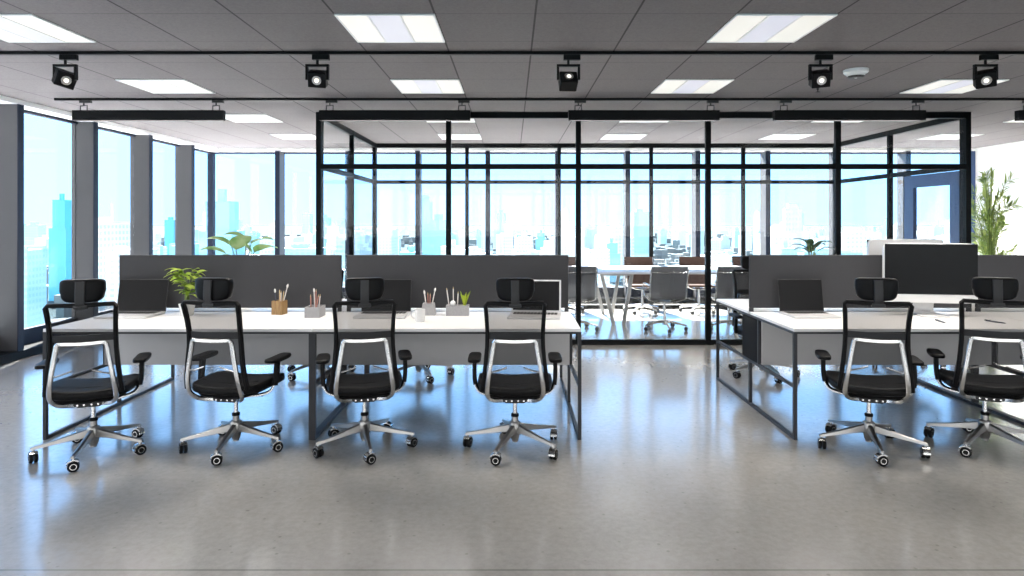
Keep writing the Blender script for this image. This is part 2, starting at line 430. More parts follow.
b = MB(); b.span((XR - 0.02, YF, 0), (XR, YB, 0.07)); struct(b.build('baseboard_right', M['white_trim'], smooth=0))
b = MB(); b.span((XL - 0.22, YF, ZT), (XL, YB + 0.22, CEIL)); struct(b.build('trim_1', M['white_trim'], smooth=0), 'white trim along the top of the long window wall')
b = MB(); b.span((XL, YB, ZT), (XR, YB + 0.22, CEIL)); struct(b.build('trim_2', M['white_trim'], smooth=0), 'white trim along the top of the far windows')
b = MB(); b.span((XL - 0.2, YF, 0), (XL + 0.02, YB + 0.2, 0.09), 0.004); struct(b.build('trim_3', M['black_frame'], smooth=0), 'black sill along the foot of the long window wall')
b = MB(); b.span((XL + 0.02, YB - 0.02, 0), (XR - 0.02, YB + 0.2, 0.09), 0.004); struct(b.build('trim_4', M['black_frame'], smooth=0), 'black sill along the foot of the far windows')

STEP = 1.24
nwin = 0
def window(a0, a1, axis):
    """one bay of the curtain wall from a0 to a1 along its wall; a fin of 8 cm stands at its start"""
    global nwin; nwin += 1
    side = 'long window wall' if axis == 'y' else 'far window wall'
    w = thing('window_%d' % nwin, None, None, (0, 0, 0), 0, None, 'structure')
    def sp(m, lo, hi, d0, d1, z0, z1, bev=0, mi=0):
        if axis == 'y': m.span((GX + d0, lo, z0), (GX + d1, hi, z1), bev, mi)
        elif axis == 'x': m.span((lo, GY - d1, z0), (hi, GY - d0, z1), bev, mi)
        else: m.span((lo, YF - 0.22 + d0, z0), (hi, YF - 0.22 + d1, z1), bev, mi)
    if a0 > GX or axis == 'y':
        f = MB(); sp(f, a0, a0 + 0.08, -0.05, 0.22, 0.09, ZT, 0.003); f.build('window_fin', M['fin'] , w, 0)
        n = MB(); sp(n, a0 - 0.001, a0 + 0.081, 0.221, 0.232, 0.09, ZT); n.build('fin_cap', M['navy'], w, 0)
    g = MB(); sp(g, a0 + 0.08, a1, -0.03, 0.03, ZT - 0.03, ZT + 0.02); sp(g, a0 + 0.08, a1, -0.03, 0.03, 0.09, 0.26)
    g.build('window_frame', M['navy'], w, 0)
    p = MB(); sp(p, a0 + 0.08, a1, -0.006, 0.006, 0.26, ZT - 0.03); p.build('pane', M['glass'], w, 0)
y0 = 6.83
ks = list(range(-7, 4))
for k in ks:
    a = y0 + k * STEP
    window(a, min(a + STEP, YB + 0.2), 'y')
xs = [GX - 0.03] + [-4.19 + STEP * k for k in range(0, 10)]
for i, a in enumerate(xs):
    window(a, xs[i + 1] if i + 1 < len(xs) else XR, 'x')
for i, a in enumerate(xs):
    window(a, xs[i + 1] if i + 1 < len(xs) else XR, 'r')  # unseen window wall, added behind the viewer to brighten the room front
# closing jamb at the white wall, corner post
b = MB(); b.span((XR - 0.1, YB + 0.0, 0.09), (XR, GY + 0.05, ZT)); struct(b.build('trim_5', M['frame_haze_blue'], smooth=0), 'navy window jamb at the white wall')
b = MB(); b.span((GX - 0.05, GY - 0.05, 0.09), (GX + 0.05, GY + 0.05, ZT)); struct(b.build('trim_6', M['navy'], smooth=0), 'dark corner post between the two window walls')
b = MB(); b.span((XL - 0.22, YF - 0.24, 0.0), (XL, y0 - 7 * STEP, CEIL)); struct(b.build('trim_7', M['white_wall'], smooth=0))

# ------------------------------------------------------------------ glass meeting room
PX0, PX1, PY0, PY1 = -2.277, 5.37, 7.67, 10.80
TR = 2.10           # transom height
PT = CEIL - 0.0
BAY = (PX1 - PX0) / 5
def gwall(name, p0, p1, n, label, door_last=None):
    w = thing(name, label, None, (0, 0, 0), 0, None, 'structure')
    p0 = Vector((*p0, 0)); p1 = Vector((*p1, 0)); d = (p1 - p0); L = d.length; d.normalize()
    rz = math.atan2(d.y, d.x); rot = Matrix.Rotation(rz, 3, 'Z')
    def bx(m, s0, s1, z0, z1, th, bev=0.0):
        c = p0 + d * (s0 + s1) / 2; m.box((c.x, c.y, (z0 + z1) / 2), (abs(s1 - s0), th, z1 - z0), rot, bev)
    for i in range(n + 1):
        m = MB(); s = L * i / n
        bx(m, s - 0.03, s + 0.03, 0.0, PT, 0.06, 0.003); m.build('mullion', M['black_frame'], w, 0)
    for z0, z1, nm in ((0.0, 0.06, 'bottom_rail'), (TR - 0.03, TR + 0.03, 'transom'), (PT - 0.07, PT, 'top_rail')):
        m = MB()
        for i in range(n):
            if door_last is not None and i == door_last and nm != 'top_rail' and nm != 'transom': continue
            bx(m, L * i / n + 0.03, L * (i + 1) / n - 0.03, z0, z1, 0.05)
        m.build(nm, M['black_frame'], w, 0)
    for i in range(n):
        for z0, z1 in ((0.06, TR - 0.03), (TR + 0.03, PT - 0.07)):
            if door_last is not None and i == door_last and z0 < 1: continue
            m = MB(); bx(m, L * i / n + 0.03, L * (i + 1) / n - 0.03, z0, z1, 0.012); m.build('pane', M['pglass'], w, 0)
    return w
gwall('wall_glass_front', (PX0, PY0), (PX1, PY0), 5, 'black framed glass front of the meeting room')
gwall('wall_glass_rear', (PX0, PY1), (PX1, PY1), 5, 'black framed glass rear of the meeting room')
gwall('wall_glass_left', (PX0, PY0 + 0.06), (PX0, PY1 - 0.06), 2, 'black framed glass end of the meeting room towards the windows')
gwall('wall_glass_right', (PX1, PY0 + 0.06), (PX1, PY1 - 0.06), 2, 'black framed glass end of the meeting room with the door', 0)
d = thing('door_1', 'dark framed glass door, haze blue in its colour, at the end of the meeting room', None, (PX1, 0, 0), 0, None, 'structure')
DY0, DY1, DH = PY0 + 0.10, 8.86, TR - 0.04
m = MB()
m.span((-0.025, DY0, 0.01), (0.025, DY0 + 0.17, DH), 0.002); m.span((-0.025, DY1 - 0.20, 0.01), (0.025, DY1, DH), 0.002)
m.span((-0.025, DY0 + 0.17, DH - 0.16), (0.025, DY1 - 0.20, DH)); m.span((-0.025, DY0 + 0.17, 0.01), (0.025, DY1 - 0.20, 0.25))
m.build('door_frame', M['frame_haze_blue'], d, 0)
m = MB(); m.span((-0.006, DY0 + 0.17, 0.25), (0.006, DY1 - 0.20, DH - 0.16)); m.build('pane', M['pglass'], d, 0)
m = MB(); m.tube([(-0.03, DY1 - 0.08, 0.95), (-0.075, DY1 - 0.08, 0.95), (-0.075, DY1 - 0.08, 1.15), (-0.03, DY1 - 0.08, 1.15)], 0.009, 8, ref=(0, 1, 0)); m.build('door_handle', M['chrome'], d)
m = MB(); m.span((-0.006, DY1 + 0.02, 0.03), (0.006, 9.20, TR - 0.03)); m.build('side_pane', M['pglass'], d, 0)
m = MB(); m.span((-0.025, DY1 + 0.002, 0.0), (0.025, DY1 + 0.02, TR - 0.03)); m.span((-0.025, DY1 + 0.02, 0.0), (0.025, 9.20, 0.03)); m.build('door_jamb', M['black_frame'], d, 0)

# ------------------------------------------------------------------ ceiling fixtures
def troffer():
    t = thing('ceiling_light', '', 'light', group='recessed ceiling light panels')
    s = TILE
    m = MB()
    for (x0, y0_, x1, y1_) in ((0, 0, s, 0.012), (0, s - 0.012, s, s), (0, 0.012, 0.012, s - 0.012), (s - 0.012, 0.012, s, s - 0.012)):
        m.span((x0, y0_, -0.010), (x1, y1_, -0.001))
    m.build('frame', M['led_rim'], t, 0)
    m = MB(); m.span((0.21, 0.012, -0.010), (0.40, s - 0.012, -0.004)); m.build('diffuser', M['led_mid'], t, 0)
    for x0, x1 in ((0.012, 0.198), (0.412, s - 0.012)):
        m = MB(); m.span((x0, 0.012, -0.007), (x1, s - 0.012, -0.003)); m.build('reflector', M['led_side'], t, 0)
    for x0 in (0.198, 0.40):
        m = MB(); m.span((x0, 0.012, -0.012), (x0 + 0.012, s - 0.012, -0.003)); m.build('divider_strip', M['led_rim'], t, 0)
    return t
TRO = troffer()
rows = [-1.58, 0.28, 2.14, 4.0, 5.86, 7.78, 9.58]
cols = [-3.576, -1.096, 1.384, 3.864, 6.344]
rown = {4.0: 'in the row nearest the viewer', 5.86: 'in the row between the tracks', 7.78: 'over the glass room front', 9.58: 'by the far windows'}
coln = ['nearest the long window wall', 'second from the long window wall', 'in the middle of its row', 'second from the white wall', 'nearest the white wall']
first = True
for ry in rows:
    for ci, cx in enumerate(cols):
        t = TRO if first else copy_tree(TRO); first = False
        t.location = (cx, ry, CEIL)
        if ry in rown: t['label'] = 'square ceiling light %s, %s' % (rown[ry], coln[ci])
        else: t['label'] = 'square recessed ceiling light behind the viewer'

def track(name, y, x0, x1, label):
    m = MB(); m.span((x0, y - 0.018, CEIL - 0.025), (x1, y + 0.018, CEIL - 0.001), 0.002)
    return tag(m.build(name, M['black'], None, 0), label, 'lighting track', 'lighting tracks')
TY1, TY2 = 4.90, 6.78
track('lighting_track', TY1, XL, XR, 'long black ceiling track that carries the spotlights')
track('lighting_track', TY2, (55 - 512) / 650 * TY2, XR, 'black ceiling track that carries the linear pendant lights')

def spot():
    t = thing('track_spotlight', '', 'spotlight', group='spotlights on the ceiling track')
    m = MB(); m.span((-0.05, -0.018, -0.04), (0.078, 0.018, 0.0), 0.003); m.build('adapter', M['black'], t, 0)
    m = MB(); m.cyl((-0.012, 0, -0.075), (-0.012, 0, -0.04), 0.010, seg=12)
    m.span((-0.10, -0.014, -0.09), (0.076, 0.014, -0.072), 0.002)
    m.span((-0.10, -0.014, -0.19), (-0.082, 0.014, -0.09), 0.002); m.span((0.058, -0.014, -0.19), (0.076, 0.014, -0.09), 0.002)
    m.build('bracket', M['black'], t, 0)
    h = MB(); h.box((0, 0.02, 0), (0.132, 0.10, 0.115), None, 0.006)
    for k in range(5): h.box((0, 0.076, -0.04 + 0.02 * k), (0.12, 0.012, 0.006))
    hd = h.build('lamp_head', M['black'], t, 0, (-0.012, 0, -0.185))
    r = MB(); mt = Matrix.Rotation(R(90), 3, 'X')
    r.lathe([(0.034, 0.0), (0.034, 0.004), (0.030, 0.004), (0.020, 0.0025)], (0, -0.0302, 0), 24, mt=mt); r.build('reflector', M['reflector'], hd)
    r = MB(); r.lathe([(0.017, 0.0), (0.017, 0.004), (0.010, 0.007), (0.001, 0.0085)], (0, -0.032, 0), 20, mt=mt); r.build('lens', M['bulb'], hd)
    return t
SP = spot()
spots = [(67, (24, 12, 50), 'black track spotlight nearest the long window wall, its pale face turned aside'),
         (319, (26, 3, 6), 'second black track spotlight from the window wall, facing the viewer'),
         (570, (-35, 0, 5), 'black track spotlight above the middle of the room, tipped away so its lens is hidden'),
         (822, (26, -4, -10), 'black track spotlight just beside the white smoke detector'),
         (987, (26, -6, -26), 'black track spotlight nearest the white wall, turned a little sideways')]
for i, (px, ang, lab) in enumerate(spots):
    t = SP if i == 0 else copy_tree(SP)
    t.location = ((px - 512) / 650 * TY1, TY1, CEIL - 0.0255); t['label'] = lab
    for ch in t.children:
        if ch.name.startswith('lamp_head'): ch.rotation_euler = (R(ang[0]), R(ang[1]), R(ang[2]))
    ld = bpy.data.lights.new('spot_beam', 'SPOT'); ld.energy = 155; ld.color = (1.0, 0.93, 0.84); ld.spot_size = R(140); ld.spot_blend = 1.0; ld.shadow_soft_size = 0.3
    lo = bpy.data.objects.new('spot_beam', ld); COL.objects.link(lo)
    ty = 0.3 if ang[0] < 0 else -0.22
    lo.location = Vector(t.location) + Vector((-0.012, ty * 0.28, -0.26)); lo.rotation_euler = Vector((0, ty, -1)).to_track_quat('-Z', 'Y').to_euler()

def pendant():
    t = thing('linear_pendant_light', '', 'light', group='black linear pendant lights')
    m = MB(); m.span((-0.785, -0.03, -0.080), (0.785, 0.03, 0.0))
    m.span((-0.785, -0.03, -0.105), (0.785, -0.024, -0.0801)); m.span((-0.785, 0.024, -0.105), (0.785, 0.03, -0.0801)); m.span((-0.785, -0.024, -0.105), (-0.779, 0.024, -0.0801)); m.span((0.779, -0.024, -0.105), (0.785, 0.024, -0.0801)); m.build('housing', M['black'], t, 0)
    m = MB(); m.span((-0.778, -0.023, -0.083), (0.778, 0.023, -0.0802)); m.build('diffuser', M['pendant_glow'], t, 0)  # added glowing strip, recessed out of view, brightens the walkway floor
    for x in (-0.69, 0.69):
        m = MB(); m.span((x - 0.03, -0.016, 0.078), (x + 0.09, 0.016, 0.1033), 0.002)
        m.tube([(x - 0.025, 0, 0.0), (x - 0.025, 0, 0.05), (x + 0.045, 0, 0.055), (x + 0.045, 0, 0.0)], 0.006, 8, ref=(0, 1, 0))
        m.tube([(x + 0.01, 0, 0.05), (x + 0.01, 0, 0.08)], 0.007, 8)
        m.build('hanger', M['dkgrey'], t, 0)
    return t
PE = pendant()
for i, (px, lab) in enumerate([(149, 'black linear pendant light hanging in front of the long window wall'),
                               (395, 'black linear pendant light above the corner post of the glass room'),
                               (643.5, 'black linear pendant light above the middle of the glass room'),
                               (849, 'black linear pendant light below the smoke detector'),
                               (1092, 'black linear pendant light beside the white wall, cut off by the picture edge')]):
    t = PE if i == 0 else copy_tree(PE)
    t.location = ((px - 512) / 650 * TY2, TY2, CEIL - 0.0255 - 0.1035); t['label'] = lab
t = thing('smoke_detector', 'round white smoke detector on the ceiling', 'smoke detector', (2.91, 5.5, CEIL))
m = MB(); m.lathe([(0.09, -0.03), (0.098, -0.022), (0.10, 0.0)], seg=32); m.build('base', M['ceramic'], t)
m = MB(); m.lathe([(0.001, -0.07), (0.045, -0.068), (0.066, -0.055), (0.078, -0.0301)], seg=32); m.build('sensor_dome', M['ceramic'], t)
m = MB(); m.lathe([(0.055, -0.0695), (0.068, -0.058), (0.0685, -0.054), (0.06, -0.050)], seg=32); m.build('vent', M['dkgrey'], t)
t = thing('fire_sprinkler', 'small white fire sprinkler on the ceiling under a spotlight', 'sprinkler', (2.87, 6.1, CEIL))
m = MB(); m.lathe([(0.03, -0.02), (0.052, -0.012), (0.055, 0.0)], seg=24); m.build('escutcheon', M['ceramic'], t)
m = MB(); m.lathe([(0.012, -0.05), (0.012, -0.0201)], seg=12); m.lathe([(0.006, -0.075), (0.022, -0.072), (0.022, -0.068), (0.005, -0.065), (0.005, -0.0501)], seg=12); m.build('sprinkler_head', M['dkgrey'], t)

# ------------------------------------------------------------------ bench desks
DYF, DYR, DYM, DZ = 4.343, 6.0, 5.17, 0.742
def desk():
    W = 1.8; t = thing('bench_desk', '', 'desk', group='double sided bench desks')
    y0_, y1_ = DYF - DYM, DYR - DYM
    for a, c in ((y0_, -0.015), (0.015, y1_)):
        m = MB(); m.span((0.002, a, DZ - 0.020), (W - 0.002, c, DZ), 0.002); m.build('tabletop', M['desk_white'], t, 0)
    q = 0.023
    for x0, x1 in ((0.0, q), (W - q, W)):
        m = MB(); zt = DZ - 0.0205
        m.span((x0, y0_, 0), (x1, y0_ + q, zt)); m.span((x0, y1_ - q, 0), (x1, y1_, zt)); m.span((x0, -q / 2, 0.022), (x1, q / 2, 0.345))
        m.span((x0, y0_ + q, 0), (x1, y1_ - q, 0.022)); m.span((x0, y0_ + q, zt - 0.016), (x1, y1_ - q, zt))
        m.span((x0 + 0.002, y0_ + q, 0.345), (x1 - 0.002, y1_ - q, 0.365))
        m.span((x0 + 0.002, -0.190, 0.365), (x1 - 0.002, -0.168, zt - 0.016))
        m.build('leg_frame', M['steel'], t, 0)
    for y in (y0_ + 0.003, y1_ - 0.023):
        m = MB(); m.span((q, y, DZ - 0.034), (W - q, y + 0.020, DZ - 0.0205)); m.build('top_rail', M['steel'], t, 0)
    for y in (-0.211, 0.191):
        m = MB(); m.span((q + 0.002, y, 0.364), (W - q - 0.002, y + 0.02, DZ - 0.021), 0.002); m.build('modesty_panel', M['panel'], t, 0)
    m = MB(); a, c = 0.004, W - 0.004
    m.span((a, -0.155, 0.366), (c, 0.155, 0.38)); m.span((a, -0.155, 0.38), (c, -0.143, 0.70)); m.span((a, 0.143, 0.38), (c, 0.155, 0.70))
    m.span((a, -0.143, 0.38), (a + 0.012, 0.143, 0.70)); m.span((c - 0.012, -0.143, 0.38), (c, 0.143, 0.70))
    m.build('cable_tray', M['tray'], t, 0)
    return t
DK = desk()
for i, (x, lab) in enumerate([(-3.136, 'white topped bench desk next to the long window wall'),
                              (-1.336, 'white topped bench desk ending at the aisle, with the concrete planters on it'),
                              (1.884, 'white topped bench desk across the aisle, with a laptop and the big monitor on it'),
                              (3.684, 'white topped bench desk nearest the white wall, mostly cut off by the picture edge')]):
    t = DK if i == 0 else copy_tree(DK)
    t.location = (x, DYM, 0); t['label'] = lab
def divider():
    W = 1.76; t = thing('desk_divider', '', 'divider', group='charcoal desk dividers')
    m = MB(); m.span((0, -0.016, 0.772), (W, 0.016, 1.192), 0.006); m.build('fabric_panel', M['fabric'], t, 0)
    for x in (0.0, W - 0.03):
        m = MB(); m.span((x, -0.012, DZ + 0.0005), (x + 0.03, 0.012, 0.7715)); m.build('foot', M['steel'], t, 0)
    return t
DV = divider()
for i, (x, lab) in enumerate([(-3.116, 'charcoal fabric desk divider next to the long window wall'),
                              (-1.312, 'charcoal fabric desk divider on the desk that ends at the aisle'),
                              (1.888, 'charcoal fabric desk divider across the aisle, behind the big monitor'),
                              (3.69, 'charcoal fabric desk divider in front of the palm, cut off by the picture edge')]):
    t = DV if i == 0 else copy_tree(DV)
    t.location = (x, DYM, 0); t['label'] = lab

# ------------------------------------------------------------------ office chairs
def lerp_tab(tab, z):
    if z <= tab[0][0]: return tab[0][1]
    for (a, va), (c, vc) in zip(tab, tab[1:]):
        if z <= c: 
            k = (z - a) / (c - a); k = k * k * (3 - 2 * k) if False else k
            return va + (vc - va) * k
    return tab[-1][1]
HW = [(0.43, 0.200), (0.50, 0.192), (0.60, 0.180), (0.70, 0.171), (0.78, 0.169), (0.86, 0.172), (0.96, 0.179)]
YBK = [(0.43, -0.205), (0.50, -0.222), (0.60, -0.228), (0.70, -0.226), (0.78, -0.232), (0.86, -0.248), (0.96, -0.275)]
def office_chair():
    t = thing('office_chair', '', 'chair', group='high backed office chairs')
    # base with casters
    m = MB()
    m.lathe([(0.022, 0.055), (0.026, 0.06), (0.034, 0.105), (0.040, 0.125), (0.038, 0.165), (0.030, 0.175)], seg=24)
    for k in range(5):
        a = R(72 * k); d = Vector((math.cos(a), math.sin(a), 0)); s = Vector((-math.sin(a), math.cos(a), 0)); u = Vector((0, 0, 1))
        rings = []
        for r, w, z, h in ((0.020, 0.036, 0.134, 0.056), (0.10, 0.034, 0.122, 0.040), (0.20, 0.030, 0.104, 0.026), (0.300, 0.026, 0.089, 0.018), (0.322, 0.020, 0.085, 0.014)):
            c = d * r + u * z
            rings.append([c + s * x * w / 2 + u * y * h / 2 for x, y in ((-1, -0.8), (-0.7, -1), (0.7, -1), (1, -0.8), (0.75, 0.8), (0.45, 1), (-0.45, 1), (-0.75, 0.8))])
        m.ring_loft(rings)
    base = m.build('star_base', M['silver'], t, 40)
    random.seed(3)
    cm = None
    for k in range(5):
        a = R(72 * k); sw = R(72 * k + random.uniform(-70, 70))
        if cm is None:
            c = MB()
            for x in (-0.013, 0.013):
                mt = Matrix.Rotation(R(90), 3, 'Y')
                c.lathe([(0.018, -0.009), (0.028, -0.009), (0.031, -0.006), (0.031, 0.006), (0.028, 0.009), (0.018, 0.009)], (x, 0, 0.031), 20, 0, mt)
                o = 0.0092 if x > 0 else -0.0092
                c.lathe([(0.010, -0.0012), (0.0185, -0.0012), (0.0185, 0.0012), (0.010, 0.0012)], (x + o, 0, 0.031), 18, 1, mt)
                c.lathe([(0.0005, -0.002), (0.014, -0.002), (0.014, 0.002), (0.0005, 0.002)], (x + o, 0, 0.031), 14, 0, mt)
            c.sweep(smooth_path([(0, -0.036, 0.030), (0, -0.030, 0.055), (0, 0.0, 0.068), (0, 0.026, 0.058)], 4), rect(0.040, 0.006), (0, 0.3, 1), mi=1)
            c.cyl((0, 0, 0.064), (0, 0, 0.088), 0.008, seg=12, mi=1)
            cm = co = c.build('caster', [M['black'], M['chrome']], base)
        else:
            co = cm.copy(); COL.objects.link(co)
        co.location = (0.307 * math.cos(a), 0.307 * math.sin(a), 0); co.rotation_euler = (0, 0, sw)
    # column
    m = MB(); m.lathe([(0.018, 0.042), (0.021, 0.045), (0.021, 0.2055)], seg=20); cl = m.build('gas_column', M['silver'], t)
    m = MB(); m.lathe([(0.024, 0.206), (0.025, 0.208), (0.025, 0.222), (0.020, 0.226)], seg=20); m.build('collar', M['black'], cl)
    m = MB(); m.lathe([(0.0135, 0.2265), (0.0135, 0.320)], seg=16); m.build('piston', M['chrome'], cl)
    # tilt mechanism
    m = MB(); m.box((0, -0.01, 0.337), (0.13, 0.22, 0.034), None, 0.008); m.box((0.0, -0.10, 0.345), (0.17, 0.06, 0.03), None, 0.008)
    m.cyl((0.06, 0.02, 0.335), (0.17, 0.03, 0.332), 0.006, seg=10)
    mech = m.build('tilt_mechanism', M['dkgrey'], t)
    m = MB()
    for x in (-0.055, -0.02, 0.02, 0.055): m.cyl((x, -0.128, 0.340), (x, -0.134, 0.340), 0.006, seg=14)
    m.build('bolt', M['chrome'], mech)
    # seat
    def dish(p):
        x, y, z = p; k = y / 0.235
        z2 = z + 0.030 * (x / 0.24) ** 2 * (1 if z > 0 else 0.6)
        if k > 0.45: z2 -= 0.055 * (k - 0.45) ** 2
        if k < -0.5: z2 += 0.05 * (-k - 0.5) ** 2
        wy = 1.0 - 0.10 * max(0, -k)
        return Vector((x * wy, y, z2))
    m = MB(); m.superell((0, 0.035, 0.398), (0.485, 0.475, 0.070), 0.55, 0.42, 40, 14, dish); seat = m.build('seat', M['leather'], t, 60)
    m = MB(); m.superell((0, 0.02, 0.366), (0.40, 0.38, 0.036), 0.5, 0.45, 32, 8, lambda p: Vector((p.x, p.y, p.z + 0.02 * (p.x / 0.2) ** 2))); m.build('seat_pan', M['black'], seat, 60)
    m = MB(); m.tube([(0.195 * math.cos(a) if abs(math.cos(a)) < 2 else 0, 0, 0) for a in (0, 1)] and smooth_path([(-0.19, -0.06, 0.447), (-0.10, -0.075, 0.4345), (0, -0.08, 0.4315), (0.10, -0.075, 0.4345), (0.19, -0.06, 0.447)], 5), 0.004, 6, ref=(0, 0, 1)); m.build('seat_seam', M['black'], seat)
    # black backrest frame
    zs = [0.43 + 0.53 * i / 16 for i in range(17)]
    left = [(-lerp_tab(HW, z), lerp_tab(YBK, z), z) for z in zs]
    top_z, top_y, hw = 0.968, lerp_tab(YBK, 0.96) - 0.001, lerp_tab(HW, 0.96)
    tops = [(-hw + 0.012, top_y, top_z + 0.002)] + [(-hw + 0.012 + (2 * hw - 0.024) * i / 8, top_y - 0.012 * math.sin(math.pi * i / 8), top_z + 0.004 - 0.006 * math.sin(math.pi * i / 8)) for i in range(1, 8)] + [(hw - 0.012, top_y, top_z + 0.002)]
    path = left[:-1] + [(-hw, top_y, 0.955)] + tops + [(hw, top_y, 0.955)] + [(-x, y, z) for x, y, z in reversed(left[:-1])]
    m = MB(); m.sweep(path, rect(0.024, 0.034, 0.006), (0, -1, 0)); bf = m.build('backrest_frame', M['black'], t, 40)
    m = MB()
    def surf(u, v):
        z = 0.425 + 0.535 * v; x = (2 * u - 1) * (lerp_tab(HW, z) - 0.008)
        return Vector((x, lerp_tab(YBK, z) + 0.008 - 0.020 * (1 - (2 * u - 1) ** 2), z))
    m.grid(surf, 12, 20); m.build('back_mesh', M['mesh'], bf, 60)
    m = MB()
    def band(u, v):
        z = 0.746 + 0.040 * v; x = (2 * u - 1) * (lerp_tab(HW, z) - 0.010)
        return Vector((x, lerp_tab(YBK, z) + 0.000 - 0.020 * (1 - (2 * u - 1) ** 2), z))
    m.sheet(band, 12, 3, 0.006); m.build('lumbar_band', M['band'], bf, 60)
    # silver brace
    side = [(0.170, -0.240, 0.44), (0.161, -0.258, 0.52), (0.145, -0.262, 0.62), (0.132, -0.262, 0.70), (0.127, -0.264, 0.728)]
    yoke = [(0.02, -0.09, 0.338), (0.09, -0.125, 0.342), (0.138, -0.170, 0.357), (0.166, -0.212, 0.392)]
    half = yoke + side
    L_ = [(-x, y, z) for x, y, z in smooth_path(half, 5)]
    Rr = [(x, y, z) for x, y, z in reversed(smooth_path(half, 5))]
    topb = [(-0.118 + 0.236 * i / 8, -0.268 - 0.010 * math.sin(math.pi * i / 8), 0.741 - 0.004 * math.sin(math.pi * i / 8)) for i in range(9)]
    m = MB(); m.sweep(L_ + topb + Rr, rect(0.026, 0.022, 0.005), (0, -1, 0.15))
    for s in (-1, 1):
        m.tube(smooth_path([(s * 0.152, -0.250, 0.545), (s * 0.10, -0.262, 0.560), (s * 0.05, -0.262, 0.578)], 4), 0.005, 8)
    br = m.build('back_brace', M['chrome'], t, 40)
    # armrests
    for s in (-1, 1):
        m = MB(); m.sweep(smooth_path([(s * 0.255, 0.02, 0.405), (s * 0.262, 0.03, 0.46), (s * 0.262, 0.045, 0.555)], 4), rect(0.026, 0.046, 0.006), (0, -1, 0))
        ar = m.build('armrest', M['black'], t, 40)
        m = MB(); m.superell((s * 0.262, 0.055, 0.570), (0.086, 0.255, 0.032), 0.5, 0.5, 28, 10, lambda p: Vector((p.x, p.y, p.z + 0.25 * p.y * p.y))); m.build('arm_pad', M['leather'], ar, 60)
        m = MB(); m.sweep(smooth_path([(s * 0.07, -0.03, 0.340), (s * 0.16, -0.015, 0.346), (s * 0.228, 0.008, 0.366), (s * 0.254, 0.02, 0.412)], 5), rect(0.036, 0.016, 0.004), (0, 0, 1)); m.build('arm_bracket', M['chrome'], ar, 40)
    # headrest
    def hd(p):
        k = p.z / 0.07; w = 1.0 if k > -0.2 else 1.0 - 0.30 * (-k - 0.2) ** 1.5
        return Vector((p.x * w, p.y + 1.9 * p.x * p.x, p.z))
    m = MB(); m.superell((0, -0.262, 1.050), (0.236, 0.066, 0.138), 0.30, 0.42, 36, 14, hd); hr = m.build('headrest', M['leather'], t, 60)
    m = MB(); m.sweep(smooth_path([(0, -0.286, 0.945), (0, -0.306, 0.985), (0, -0.308, 1.04), (0, -0.300, 1.108)], 5), rect(0.050, 0.014, 0.004), (0, -1, 0))
    m.box((0, -0.292, 0.958), (0.075, 0.03, 0.026), None, 0.006)
    m.build('headrest_bracket', M['dkgrey'], hr, 40)
    return t
CH = office_chair()
chairs = [(-2.64, 4.10, 20, -4, 'high backed office chair closest to the long window wall, its backrest against the window'),
          (-1.788, 4.21, -8, -15, 'high backed office chair in front of the wooden pencil box'),
          (-0.955, 4.21, 13, 1, 'high backed office chair at the joint of two desks, by the mug'),
          (0.019, 4.19, 0, 32, 'high backed office chair next to the aisle, before the silver rimmed laptop'),
          (2.30, 4.19, -19, 38, 'high backed office chair beside the open laptop across the aisle'),
          (3.07, 4.22, -24, 0, 'high backed office chair in front of the big monitor, cut by the picture edge'),
          (-1.84, 6.20, 186, 20, 'office chair on the far side of the desk by the windows, only its base showing'),
          (-0.88, 6.12, 172, 10, 'office chair beyond the desk that ends at the aisle, only its base showing'),
          (2.37, 6.16, 180, -12, 'black office chair facing the viewer beyond the aisle desk divider'),
          (3.98, 6.55, 176, 30, 'office chair on the far side of the desk by the white wall, only casters showing')]
for i, (x, y, rz, a0, lab) in enumerate(chairs):
    t = CH if i == 0 else copy_tree(CH)
    t.location = (x, y, 0); t.rotation_euler = (0, 0, R(rz)); t['label'] = lab
    for ch in t.children:
        if ch.name.startswith('star_base'): ch.rotation_euler = (0, 0, R(a0 - rz))

# ------------------------------------------------------------------ laptops and monitors
def px(p, d): return (p - 512) / 650 * d
def laptop(rim):
    W, D, LH = 0.385, 0.280, 0.250
    t = thing('laptop', '', 'laptop', group='open laptops')
    m = MB(); m.box((0, -D / 2, 0.009), (W, D, 0.016), None, 0.004); bs = m.build('base', M['alu'], t, 0)
    m = MB()
    for r in range(5):
        for c in range(13):
            m.box((-0.156 + 0.026 * c, -0.035 - 0.020 * r, 0.0182), (0.022, 0.016, 0.002))
    m.build('keyboard', M['keys'], bs, 0)
    m = MB(); m.box((0, -0.205, 0.0175), (0.12, 0.085, 0.001)); m.build('trackpad', M['alu'], bs, 0)
    rot = Matrix.Rotation(R(-10), 3, 'X')
    m = MB(); c = rot @ Vector((0, 0.0, LH / 2)); m.box((c.x, c.y + 0.004, c.z + 0.016), (W, 0.008, LH), rot, 0.003); ld = m.build('lid', M['alu'] if rim else M['dkgrey'], t, 0)
    m = MB(); c = rot @ Vector((0, -0.0046, LH / 2 + 0.002)); m.box((c.x, c.y + 0.004, c.z + 0.016), (W - (0.028 if rim else 0.010), 0.001, LH - (0.026 if rim else 0.012)), rot); m.build('screen', M['screen'], ld, 0)
    return t
LA, LB = laptop(False), laptop(True)
